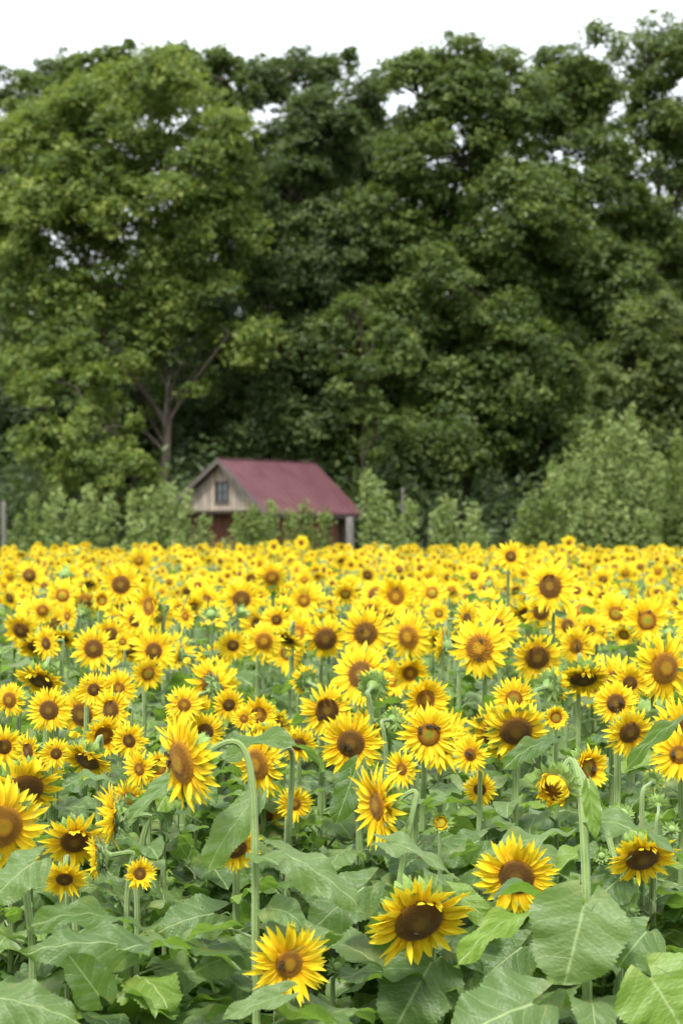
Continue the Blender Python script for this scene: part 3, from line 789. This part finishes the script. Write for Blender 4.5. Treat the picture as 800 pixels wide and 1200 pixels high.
# ------------------------------------------------------------------ ground
gm,nt=nm('ground_soil'); n1=noise(nt,objco(nt),.6,4); n2=noise(nt,objco(nt),14,5)
c=ramp(nt,n1,[(.3,(.07,.05,.03)),(.6,(.06,.075,.03))]); c=mixc(nt,mth(nt,'MULTIPLY',n2,.6),c,(.10,.075,.045)); finish(nt,c,.9,.1,bump=n2,bstr=.6,bdist=.05)
g=Geo(); xs=np.linspace(-60,60,61); ys=np.linspace(-5,200,80)
X,Y=np.meshgrid(xs,ys); Z=.03*np.sin(X*.7)*np.cos(Y*.5)
g.add(np.stack([X,Y,Z],-1).reshape(-1,3),grid(80,61))
tag(obj('ground',g.mesh('ground',[gm])),'brown and green field soil under the plants','ground',None,'structure')
g=Geo(); 
for a,b,c_,d_ in((-1500,-60,-1500,3000),(60,1500,-1500,3000),(-60,60,200,3000),(-60,60,-1500,-5)):
    g.add([[a,c_,0],[b,c_,0],[b,d_,0],[a,d_,0]],[[0,1,2,3]])
tag(obj('terrain',g.mesh('terrain',[gm],False)),'flat open land beyond the field','ground',None,'structure')

# ------------------------------------------------------------------ foliage masses (trees and shrubs)
def leaf_faces(g, C, nrm, size, tint, m=0, rg=rng, elong=1.5):
    n=len(C); nrm=nrm/np.linalg.norm(nrm,axis=1)[:,None]
    a=np.cross(nrm,rg.normal(0,1,(n,3))); a/=np.linalg.norm(a,axis=1)[:,None]; b=np.cross(nrm,a)
    s=(size*rg.uniform(.7,1.3,n))[:,None]
    V=np.stack([C-a*s*elong*.5, C+b*s*.42-a*s*.05+nrm*s*.12, C+a*s*elong*.5-nrm*s*.08, C-b*s*.42-a*s*.05+nrm*s*.12],1).reshape(-1,3)
    Q=np.arange(n*4).reshape(-1,4)
    g.add(V,np.concatenate([Q[:,[0,1,2]],Q[:,[0,2,3]]]),m,None,np.repeat(tint,4))
M_BARK=mat_simple('bark_brown',(.030,.026,.019),(.080,.068,.050),3,.9,.1,(3,3,.5),.8)
M_BARKG=mat_simple('bark_grey',(.045,.042,.034),(.09,.082,.068),3,.9,.1,(3,3,.5),.8)
FOL={
 'yellow':mat_foliage('foliage_yellow_green',(.050,.092,.020),(.130,.188,.036),(.29,.33,.075),.40),
 'dark':mat_foliage('foliage_dark',(.032,.056,.016),(.066,.104,.028),(.135,.18,.046)),
 'mid':mat_foliage('foliage_mid',(.034,.064,.014),(.084,.130,.026),(.19,.24,.052)),
 'deep':mat_foliage('foliage_deep',(.030,.054,.017),(.056,.090,.026),(.10,.14,.04)),
 'olive':mat_foliage('foliage_olive',(.045,.072,.018),(.095,.13,.030),(.19,.22,.05)),
 'fresh':mat_foliage('foliage_fresh',(.05,.09,.022),(.11,.165,.038),(.23,.29,.075),.38),
 'sage':mat_foliage('foliage_sage',(.07,.115,.032),(.155,.220,.066),(.32,.38,.14),.38)}
def make_tree(label, D, trunk, lobes, mat, nclump=70, leaves=420, size=.17, cl=1.1, group='trees standing behind the shed', bark=None, limbs=None, name='broadleaf_tree', dens=1.0, rseed=None):
    """trunk=(px, top py, width px); lobes=[(px,py,rx,ry)]"""
    nclump=int(nclump*1.45); leaves=leaves*.75; cl=cl*.80
    rg=np.random.default_rng(rseed if rseed else int(trunk[0]*7+D))
    root=bpy.data.objects.new(name,None); col.objects.link(root); X0=(trunk[0]-400)*D/F; root.location=(X0,D,0)
    tag(root,label,'tree',group); O=np.array([X0,D,0])
    C=[];DV=[]
    ar=np.array([l[2]*l[3] for l in lobes],float); ar/=ar.sum()
    for i in range(nclump):
        l=lobes[rg.choice(len(lobes),p=ar)]
        d=rg.normal(0,1,3); d/=np.linalg.norm(d); rr=rg.uniform(.25,1.1)**.5*(1.15 if rg.random()<.14 else 1)
        c=at(l[0],l[1],D)+np.array([d[0]*l[2]*D/F*rr, d[1]*l[2]*D/F*rr*1.0+0, d[2]*l[3]*D/F*rr])
        C.append(c); DV.append(d)
    C=np.array(C)
    # trunk and limbs
    gt=Geo(); tx,ty,tw=trunk; ztop=CAMZ+(HZ-ty)*D/F; r0=tw*D/F/2
    n=9; tz=np.linspace(0,ztop,n); TP=np.stack([X0+np.cumsum(rg.normal(0,.10,n)),D+np.cumsum(rg.normal(0,.1,n)),tz],1); TP[0]=O
    tr=np.linspace(r0*1.15,r0*.25,n); V,Fs,U=tube(TP-O,tr,9); gt.add(V,Fs,0,U)
    LC=[at(l[0],l[1],D)+np.array([0,rg.normal(0,.5),0]) for l in lobes]
    def limb(q,e,ra,rb,n=8):
        L=np.linalg.norm(e-q); Pp=bez(q,q+(e-q)*.3+np.array([0,0,.10*L]),q+(e-q)*.7+rg.normal(0,.07*L,3),e,n)
        V,Fs,U=tube(Pp-O,np.linspace(ra,rb,n),5,cap=False); gt.add(V,Fs,0,U); return Pp
    for c in LC:
        zz=float(np.clip(c[2]-abs(c[0]-X0)*.9-1.0,ztop*.35,ztop*.97))
        q=np.array([np.interp(zz,tz,TP[:,i]) for i in range(3)]); limb(q,c,min(np.interp(zz,tz,tr)*.5,.10),.04)
    for c in C:
        k=int(np.argmin([np.linalg.norm(c-l) for l in LC])); limb(LC[k],c,.045,.015,5)
    if limbs:
        for pl,w0,w1 in limbs:
            Pp=np.array([at(a,b,D-(.4 if len(q_)<3 else q_[2])) for q_ in pl for a,b in [q_[:2]]])
            tt_=np.linspace(0,len(Pp)-1,len(Pp)*3); Pp=np.stack([np.interp(tt_,np.arange(len(Pp)),Pp[:,i]) for i in range(3)],1)
            V,Fs,U=tube(Pp-O,np.linspace(w0,w1,len(Pp))*D/F/2,6); gt.add(V,Fs,1,U)
    obj('trunk',gt.mesh('trunk',[bark or M_BARK,M_BARKG]),root)
    gc=Geo()
    for c,dv in zip(C,DV):
        R_=cl*rg.uniform(.6,1.3); ct=rg.beta(2,2)*.5+.1
        ns=int(15*dens*rg.uniform(.7,1.2)*(R_/cl)**1.5)+3; nl=max(4,int(leaves/9.5))
        d=rg.normal(0,1,(ns,3))+dv*.7; d/=np.linalg.norm(d,axis=1)[:,None]
        sc=c+d*np.array([R_,R_,R_*.85])*rg.uniform(.55,1.15,ns)[:,None]
        for s_c,dd in zip(sc,d):
            k=rg.normal(0,1,(nl,3))*np.array([.30,.30,.17])*R_*rg.uniform(.5,1.1)
            k[:,2]-=.35*np.hypot(k[:,0],k[:,1])
            nn=rg.normal(0,.6,(nl,3))+np.array([0,0,.75])+dd*.7
            leaf_faces(gc,s_c+k-O,nn,size*.84,np.clip(ct+rg.normal(0,.18,nl)+rg.normal(0,.17),0,1),0,rg)
    cr=obj('crown',gc.mesh('crown',[FOL[mat]],False),root)
    return root
BK='trees standing behind the shed'
make_tree('big yellow-green tree with airy layered crown and brown trunk left of the shed',64,(190,250,13),
  [(200,120,85,52),(110,165,80,50),(235,190,60,60),(50,245,70,60),(165,260,90,60),(255,270,45,50),(40,330,50,45),(150,340,70,40),(95,200,70,50),(230,340,45,22),(270,395,30,22),(110,400,70,35),(40,420,50,40),(215,430,30,24),(160,470,40,30),(20,200,50,50),(60,165,50,40),(155,315,50,35)],'yellow',205,400,.15,1.0,BK,
  limbs=[([(192,500),(197,450),(206,410),(228,370),(262,352),(280,346)],2.4,1.2),([(206,412),(232,392),(248,372)],1.8,1),([(197,455),(160,395),(130,386),(95,398)],2.2,1),([(228,370),(248,340),(262,300)],1.8,1),([(198,470),(215,455),(232,430),(236,400)],1.8,1),([(160,395),(128,420),(122,450)],2.5,1.2)])
make_tree('pale green drooping tree with flat leaf sprays at the lower left',60,(120,480,4),[(90,455,60,20),(60,490,50,18),(120,505,55,22),(30,520,40,20),(100,545,70,22),(155,560,40,26)],'yellow',30,340,.14,.70,BK)
make_tree('dark tree showing its leafy twigs above the yellow-green crown',76,(170,110,12),[(180,62,34,18),(110,85,26,22),(235,76,34,20),(262,100,32,30),(150,110,60,30),(60,120,60,20)],'mid',46,330,.20,.85,BK)
make_tree('dark tree at the far left top corner',78,(20,180,12),[(12,108,34,26),(62,102,36,26),(25,200,50,50),(5,300,50,60)],'dark',46,330,.18,1.1,BK)
make_tree('tall dark grey-green tree behind the middle gap with sky holes',80,(330,150,14),[(290,92,40,30),(440,108,24,24),(450,168,34,44),(235,110,26,26),(345,85,42,24),(410,92,36,26),(310,160,40,50),(400,165,46,50),(350,240,60,70),(290,230,45,50),(270,300,50,50)],'dark',125,400,.17,1.0,BK)
make_tree('dense round-topped dark green tree right above the shed',67,(375,200,14),[(375,165,42,45),(350,235,52,50),(395,300,55,60),(345,330,50,60),(390,400,62,60),(330,440,55,60),(400,490,55,55),(300,480,45,50)],'dark',170,470,.155,1.0,BK)
make_tree('tall broad green tree with lumpy crown right of the middle gap',66,(540,140,20),[(540,94,44,30),(545,135,58,36),(490,120,42,45),(590,120,45,50),(540,190,75,50),(600,250,75,55),(490,260,55,50),(540,340,85,60),(480,400,60,50),(600,430,85,60),(520,500,80,50),(640,520,60,50),(470,540,50,40)],'mid',250,470,.165,1.05,BK)
make_tree('tall green tree with gappy crown between the two right giants',69,(675,120,15),[(665,78,34,34),(672,115,38,34),(655,150,42,50),(690,220,45,55),(660,300,50,60),(710,350,50,55),(680,430,60,50)],'mid',108,400,.165,.95,BK)
make_tree('tall loose-crowned tree at the right edge with bright sky holes',72,(775,120,15),[(765,65,45,34),(790,130,40,45),(745,170,40,50),(720,250,40,45),(795,230,40,50),(765,310,45,50)],'mid',78,330,.165,.95,BK)
make_tree('olive-toned round tree low at the right edge',60,(765,420,12),[(765,400,38,42),(735,440,36,36),(785,470,40,50),(750,520,50,40)],'olive',62,430,.14,.85,BK)
make_tree('shaded dark tree filling the wood behind the lower left sprays',74,(110,330,14),[(40,400,60,50),(130,410,70,60),(30,480,60,60),(130,500,70,60),(70,560,80,45)],'deep',120,430,.17,1.2,BK)
make_tree('small tree with bright yellowish sprays right of the shed',60,(430,440,3),[(415,370,30,18),(440,395,36,22),(400,415,20,16),(425,440,30,22),(440,500,32,28),(430,350,22,14)],'mid',17,300,.14,.62,BK)
make_tree('slim shaded tree with pale trunk behind the shed roof',70,(262,380,13),[(250,400,45,50),(285,440,45,50),(240,470,40,40)],'deep',50,400,.16,1.1,BK,bark=M_BARKG)
BB='shaded trees deeper in the wood'
for i,(x,t,lab) in enumerate(((40,330,'deep shaded tree at the far left of the wood'),(150,350,'deep shaded tree behind the brown trunk'),(250,330,'deep shaded tree behind the dead branches'),(345,300,'deep shaded tree straight behind the maroon roof'),
      (450,290,'deep shaded tree behind the yellowish sprays'),(555,300,'deep shaded tree behind the broad lumpy crown'),(660,255,'deep shaded tree behind the gappy crown'),(765,270,'deep shaded tree at the far right of the wood'))):
    make_tree(lab,88+(i%2)*3,(x,t+20,14),[(x,t+50,62,60),(x+10,t+140,72,80),(x-5,t+215,75,80),(x,570,70,45)],'deep',95,420,.25,1.6,BB,rseed=900+i)

# undergrowth mass at the wood's foot
g=Geo(); n=52000
X=rng.uniform(-22,22,n); Y=rng.uniform(60,84,n); hh=3.6+1.0*np.sin(X*.9)+.9*np.sin(X*2.3+Y)+ (Y-60)*.05; Z=rng.uniform(0,1,n)**.6*np.maximum(hh,.8)
leaf_faces(g,np.stack([X,Y,Z],1),rng.normal(0,.6,(n,3))+[0,-.3,1],.22,np.clip(rng.normal(.4,.2,n),0,1))
tag(obj('undergrowth',g.mesh('undergrowth',[FOL['deep']],False)),'dark leafy undergrowth along the foot of the wood','undergrowth',None,'stuff')
g=Geo(); n=26000
X=rng.uniform(-14,14,n); Y=rng.uniform(43.5,52,n); hh=.95+.25*np.sin(X*1.7)+.2*np.sin(X*4.1+Y); Z=rng.uniform(0,1,n)**.6*hh
leaf_faces(g,np.stack([X,Y,Z],1),rng.normal(0,.7,(n,3))+[0,-.3,.6],.085,np.clip(rng.normal(.35,.2,n),0,1),elong=2.6)
tag(obj('weeds',g.mesh('weeds',[FOL['sage']],False)),'tall green weeds between the field and the shrubs','weeds',None,'stuff')

def make_shrub(label, D, x, w, top, n=70, mat=None, spires=None, seed=0):
    mat=mat or ('sage' if int(x)%2 else 'fresh')
    rg=np.random.default_rng(int(x)+seed); X0=(x-400)*D/F; Hh=CAMZ+(HZ-top)*D/F; Wd=w*D/F
    n=int(n*.72); root=bpy.data.objects.new('shrub',None); col.objects.link(root); root.location=(X0,D,0); tag(root,label,'shrub','shrubs along the far edge of the field')
    gs,gf=Geo(),Geo()
    shoots=[]
    for i in range(n):
        a=rg.uniform(0,6.28); r=math.sqrt(rg.random()); ex=math.cos(a)*r*Wd; ey=math.sin(a)*r*Wd*.6
        hz=Hh*(1-.35*r**2)*rg.uniform(.42,1.0); shoots.append((ex,ey,hz,.16))
    for sx,st in (spires or []):
        shoots.append(((sx-x)*D/F,rg.uniform(-.3,.3),CAMZ+(HZ-st)*D/F,.17))
        shoots.append(((sx-x)*D/F-.10,rg.uniform(-.3,.3),(CAMZ+(HZ-st)*D/F)*.97,.15)); shoots.append(((sx-x)*D/F+.12,rg.uniform(-.3,.3),(CAMZ+(HZ-st)*D/F)*.94,.15))
    for ex,ey,hz,fr in shoots:
        b=np.array([ex*.25,ey*.25,0]); e=np.array([ex,ey,hz]); 
        P=bez(b,b+[ex*.3,ey*.3,hz*.35],e-[rg.normal(0,.08),rg.normal(0,.08),hz*.4],e,9)
        V,Fs,U=tube(P,np.linspace(.02,.004,9),4,cap=False); gs.add(V,Fs,0,U)
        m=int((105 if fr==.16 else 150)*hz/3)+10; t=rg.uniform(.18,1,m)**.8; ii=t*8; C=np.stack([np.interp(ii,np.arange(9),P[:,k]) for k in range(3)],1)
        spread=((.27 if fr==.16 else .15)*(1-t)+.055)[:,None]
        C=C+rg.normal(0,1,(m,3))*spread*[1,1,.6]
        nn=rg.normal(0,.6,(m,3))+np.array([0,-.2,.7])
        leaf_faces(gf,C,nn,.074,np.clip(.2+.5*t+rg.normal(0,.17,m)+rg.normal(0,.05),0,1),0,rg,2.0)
    obj('woody_stem',gs.mesh('woody_stem',[M_BARK]),root); obj('foliage',gf.mesh('foliage',[FOL[mat]],False),root)
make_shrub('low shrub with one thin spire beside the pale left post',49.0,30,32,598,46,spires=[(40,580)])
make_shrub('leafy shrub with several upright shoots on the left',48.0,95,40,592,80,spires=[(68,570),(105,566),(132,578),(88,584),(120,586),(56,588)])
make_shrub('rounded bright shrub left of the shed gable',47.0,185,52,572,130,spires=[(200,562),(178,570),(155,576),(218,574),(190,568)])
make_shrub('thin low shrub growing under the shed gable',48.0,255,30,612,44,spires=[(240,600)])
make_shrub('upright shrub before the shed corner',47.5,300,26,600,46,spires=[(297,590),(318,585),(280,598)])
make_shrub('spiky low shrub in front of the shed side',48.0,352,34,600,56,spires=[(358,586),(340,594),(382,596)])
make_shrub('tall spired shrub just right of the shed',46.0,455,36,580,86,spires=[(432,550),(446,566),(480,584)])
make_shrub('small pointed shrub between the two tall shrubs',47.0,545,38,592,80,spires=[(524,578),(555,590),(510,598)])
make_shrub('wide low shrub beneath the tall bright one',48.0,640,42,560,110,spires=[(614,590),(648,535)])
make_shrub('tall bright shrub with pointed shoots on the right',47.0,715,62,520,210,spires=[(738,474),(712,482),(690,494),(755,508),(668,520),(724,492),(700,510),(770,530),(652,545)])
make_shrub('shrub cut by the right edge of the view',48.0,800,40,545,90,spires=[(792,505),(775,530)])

# ------------------------------------------------------------------ posts
M_WOODP=mat_simple('post_grey_wood',(.09,.082,.072),(.17,.16,.145),6,.85,.15,(6,6,.6),.5)
for px,top,w,D,lab in((5,588,6,48,'pale weathered fence post at the left edge before the wood'),(472,572,3.2,50,'thin grey fence post standing behind the shrub right of the shed'),(410,606,10,51,'whitish square post beside the shed corner')):
    X0=(px-400)*D/F; h=CAMZ+(HZ-top)*D/F; r=w*D/F/2
    P=np.array([[0,0,0],[.01,0,h*.5],[-.01,.01,h*.97],[-.01,.01,h]]); g=Geo(); V,Fs,U=tube(P,[r,r*.97,r*.92,r*.7],8); g.add(V,Fs,0,U)
    o=obj('fence_post',g.mesh('fence_post',[M_WOODP]),None,Matrix.Translation((X0,D,0))); tag(o,lab,'post','posts along the field edge')

# ------------------------------------------------------------------ shed
SD=56.
C0=at(313,595,SD); C0[2]=0
dirL=np.array([.644,.764,0]); dirG=np.array([-.764,.644,0])      # along the roof (away), along the gable (left)
W_,L_=4.30,4.5; XR=1.98; ZE=CAMZ+(HZ-596)*SD/F; ZR=ZE+1.64; ZL=ZR-(ZR-ZE)/XR*.80*(W_-XR)
sroot=bpy.data.objects.new('shed',None); col.objects.link(sroot)
sroot.matrix_world=Matrix(((dirG[0],dirL[0],0,C0[0]),(dirG[1],dirL[1],0,C0[1]),(0,0,1,0),(0,0,0,1)))   # local x = gable (left), y = length
tag(sroot,'weathered wooden shed with maroon metal roof at the foot of the trees','shed')
def mat_board(name,c1,c2,c3,scalex=5.0):
    m,nt=nm(name); s=N(nt,'ShaderNodeSeparateXYZ'); nt.links.new(objco(nt),s.inputs[0])
    xy=mth(nt,'ADD',s.outputs[0],s.outputs[1]); b=mth(nt,'FLOOR',mth(nt,'MULTIPLY',xy,scalex))
    wn=N(nt,'ShaderNodeTexWhiteNoise',noise_dimensions='1D'); nt.links.new(b,wn.inputs['W'])
    c=mixc(nt,wn.outputs['Value'],c1,c2)
    mp=N(nt,'ShaderNodeMapping'); mp.inputs['Scale'].default_value=(9,9,.9); nt.links.new(objco(nt),mp.inputs[0]); nz=noise(nt,mp.outputs[0],1.6,4,.6)
    c=mixc(nt,mth(nt,'MULTIPLY',mth(nt,'SUBTRACT',nz,.42,clamp=True),2.8,clamp=True),c,c3)
    fr=mth(nt,'ABSOLUTE',mth(nt,'SUBTRACT',mth(nt,'FRACT',mth(nt,'MULTIPLY',xy,scalex)),.5))
    gap=mth(nt,'GREATER_THAN',fr,.46)
    c=mixc(nt,gap,c,(.03,.025,.02)); finish(nt,c,.85,.12,bump=mth(nt,'SUBTRACT',nz,gap),bstr=.6,bdist=.02); return m
M_GAB=mat_board('gable_boards',(.40,.32,.23),(.28,.25,.21),(.07,.064,.06))
M_RED=mat_board('red_brown_boards',(.16,.065,.035),(.11,.05,.03),(.05,.03,.02))
M_TRIM=mat_simple('trim_grey',(.07,.06,.055),(.12,.105,.095),5,.8,.15)
M_DARK=mat_simple('dark_wood',(.03,.025,.02),(.06,.05,.04),5,.8,.15)
mr,nt=nm('roof_maroon'); s=N(nt,'ShaderNodeSeparateXYZ'); nt.links.new(objco(nt),s.inputs[0]); nz=noise(nt,objco(nt),1.3,4)
nz2=noise(nt,objco(nt),9,3)
c=mixc(nt,mth(nt,'MULTIPLY',mth(nt,'SUBTRACT',nz,.35,clamp=True),2.2,clamp=True),(.096,.039,.046),(.142,.068,.075)); c=mixc(nt,mth(nt,'MULTIPLY',nz2,.25),c,(.06,.025,.025))
finish(nt,c,.42,.5,bump=nz2,bstr=.15,bdist=.02)
mg,nt=nm('window_glass'); finish(nt,(.04,.05,.055),.12,.6)
def part(name,g,mats,smooth=False,parent=sroot): return obj(name,g.mesh(name,mats,smooth),parent)
slope=(ZR-ZE)/XR
zb=ZE-.04
# gable board panel (front, y=0) with a window opening left clear
def gz(x): return ZR-slope*(XR-x if x<XR else (x-XR)*.80)-.05
g=Geo(); wx0,wx1,wz0,wz1=1.80,2.30,ZE+.30,ZE+.88
def prism(g,pts,y0,y1,m=0):
    n=len(pts); V=[(x,y0,z) for x,z in pts]+[(x,y1,z) for x,z in pts]
    g.add(V,[np.array([list(range(n))]),np.array([list(range(2*n-1,n-1,-1))]),np.array([[i,i+n,(i+1)%n+n,(i+1)%n] for i in range(n)])],m)
prism(g,[(0,zb),(wx0,zb),(wx0,gz(wx0)),(0,gz(0))],0,.05)
prism(g,[(wx1,zb),(W_,zb),(W_,gz(W_)),(wx1,gz(wx1))],0,.05)
prism(g,[(wx0,zb),(wx1,zb),(wx1,wz0),(wx0,wz0)],0,.05)
prism(g,[(wx0,wz1),(wx1,wz1),(wx1,gz(wx1)),(XR,gz(XR)),(wx0,gz(wx0))],0,.05)
part('gable',g,[M_GAB])
g=Geo()
for a,b,c_,d_ in((wx0-.06,wx0,wz0-.06,wz1+.06),(wx1,wx1+.06,wz0-.06,wz1+.06),(wx0,wx1,wz0-.06,wz0),(wx0,wx1,wz1,wz1+.06)): boxgeo(g,(a,-.03,c_),(b,.02,d_))
boxgeo(g,((wx0+wx1)/2-.012,-.012,wz0),((wx0+wx1)/2+.012,.01,wz1)); boxgeo(g,(wx0,-.010,(wz0+wz1)/2-.012),(wx1,.008,(wz0+wz1)/2+.012))
wf=part('window',g,[M_DARK]); g=Geo(); boxgeo(g,(wx0,.02,wz0),(wx1,.03,wz1)); part('pane',g,[mg],parent=wf)
g=Geo(); boxgeo(g,(wx0-.10,-.045,wz0-.11),(wx1+.10,.0,wz0-.061)); part('window_sill',g,[M_TRIM],parent=wf)
# lower body, set back under the gable like a porch
g=Geo(); boxgeo(g,(.06,.55,0),(W_-.06,.62,ZE-.06)); part('front_wall',g,[M_RED])
g=Geo(); boxgeo(g,(1.0,.52,.2),(1.7,.547,2.1)); part('door',g,[M_DARK])
g=Geo(); boxgeo(g,(.0,.55,0),(.055,L_-.9,ZE-.08)); part('side_wall',g,[M_RED])
g=Geo(); boxgeo(g,(W_-.055,.55,0),(W_,L_,ZE-.08)); part('far_side_wall',g,[M_RED])
g=Geo(); boxgeo(g,(.06,L_-.06,0),(W_-.06,L_,ZE-.06)); prism(g,[(0,ZE-.05),(W_,ZE-.05),(W_,ZL-.05),(XR,ZR-.05)],L_-.05,L_); part('rear_wall',g,[M_GAB])
g=Geo(); boxgeo(g,(.0,.0,ZE-.14),(W_,.12,ZE-.045)); part('porch_beam',g,[M_DARK])
for x,y in((.0,.0),(W_-.1,.0),(.0,L_-.12)):
    g=Geo(); boxgeo(g,(x,y,0),(x+.1,y+.1,ZE-.145)); part('porch_post',g,[M_TRIM])
g=Geo(); V,Fs,U=tube([(.05,.05,ZE-.55),(.25,.05,ZE-.35),(.45,.05,ZE-.14)],.035,5); g.add(V,Fs,0,U); part('brace',g,[M_TRIM])
# roof: two slabs with raised seams
g=Geo(); ov=.22; th=.05
def slab(g,side,y0,y1,x_a,x_b,z_off,th,m=0):
    # x measured from the ridge outwards
    s=1 if side else -1; cx=XR; sl_=slope*(.80 if side else 1)
    V=[]
    for z in (0,th):
        for y in(y0,y1):
            for xx in(x_a,x_b): V.append((cx+s*xx,y,ZR-sl_*xx+z_off+z))
    g.add(V,[[0,2,3,1],[4,5,7,6],[0,1,5,4],[2,6,7,3],[0,4,6,2],[1,3,7,5]],m)
slab(g,0,-.28,L_+.2,0,XR+.20,0,th)
slab(g,1,-.28,L_+.2,0,W_-XR+.12,0,th)
for side,xe in((0,XR+.20),(1,W_-XR+.12)):
    y=-.2
    while y<L_+.15: slab(g,side,y,y+.03,0,xe,th+.002,.028); y+=.31
rf=part('roof',g,[mr])
g=Geo(); slab(g,0,-.32,-.283,0,XR+.21,-.12,.18); slab(g,1,-.32,-.283,0,W_-XR+.13,-.12,.18); part('rake_board',g,[M_TRIM],parent=rf)
g=Geo(); boxgeo(g,(-.235,-.28,ZE-.32),(-.205,L_+.2,ZE-.17)); part('eave_board',g,[M_DARK],parent=rf)
g=Geo(); boxgeo(g,(XR-.07,-.27,ZR+.035),(XR+.07,L_+.19,ZR+.075)); part('ridge_cap',g,[mr],parent=rf)

# ------------------------------------------------------------------ camera
cam=bpy.data.cameras.new('camera'); co=bpy.data.objects.new('camera',cam); col.objects.link(co); scene.camera=co
co.location=(0,0,CAMZ); co.rotation_euler=(R(90),0,0)
cam.sensor_fit='VERTICAL'; cam.sensor_height=36; cam.lens=60; cam.shift_y=22/1200.
cam.clip_end=5000; cam.clip_start=.1
cam.dof.use_dof=True; cam.dof.focus_distance=3.95; cam.dof.aperture_fstop=5.6; cam.dof.aperture_blades=0

# ------------------------------------------------------------------ light
w=bpy.data.worlds.new('World'); scene.world=w; w.use_nodes=True; nt=w.node_tree; nt.nodes.clear()
sky=N(nt,'ShaderNodeTexSky'); sky.sky_type='NISHITA'; sky.sun_disc=False; sky.sun_elevation=R(58); sky.sun_rotation=R(200); sky.dust_density=3; sky.air_density=1.2
ns=noise(nt,N(nt,'ShaderNodeTexCoord').outputs['Generated'],2.2,5,.55)
cl=ramp(nt,ns,[(.25,(7.4,7.9,8.5)),(.75,(9.2,9.4,9.6))])
c=mixc(nt,.86,sky.outputs[0],cl)
bg=N(nt,'ShaderNodeBackground'); nt.links.new(c,bg.inputs[0]); bg.inputs[1].default_value=.056
out=N(nt,'ShaderNodeOutputWorld'); nt.links.new(bg.outputs[0],out.inputs[0])
sl=bpy.data.lights.new('sun','SUN'); sl.energy=1.5; sl.angle=R(11); sl.color=(1,.96,.9)
so=bpy.data.objects.new('sun',sl); col.objects.link(so)
sd=Vector((math.sin(R(200))*math.cos(R(58)), math.cos(R(200))*math.cos(R(58)), math.sin(R(58))))
so.rotation_euler=sd.to_track_quat('Z','Y').to_euler(); so.location=(0,0,30)
scene.view_settings.view_transform='Standard'; scene.view_settings.look='None'; scene.view_settings.gamma=1
scene.view_settings.exposure=2.1
cy=scene.cycles
cy.max_bounces=6; cy.diffuse_bounces=4; cy.glossy_bounces=2; cy.transmission_bounces=4; cy.transparent_max_bounces=4
cy.use_denoising=True; cy.caustics_reflective=False; cy.caustics_refractive=False
cy.use_adaptive_sampling=True; cy.adaptive_threshold=.02
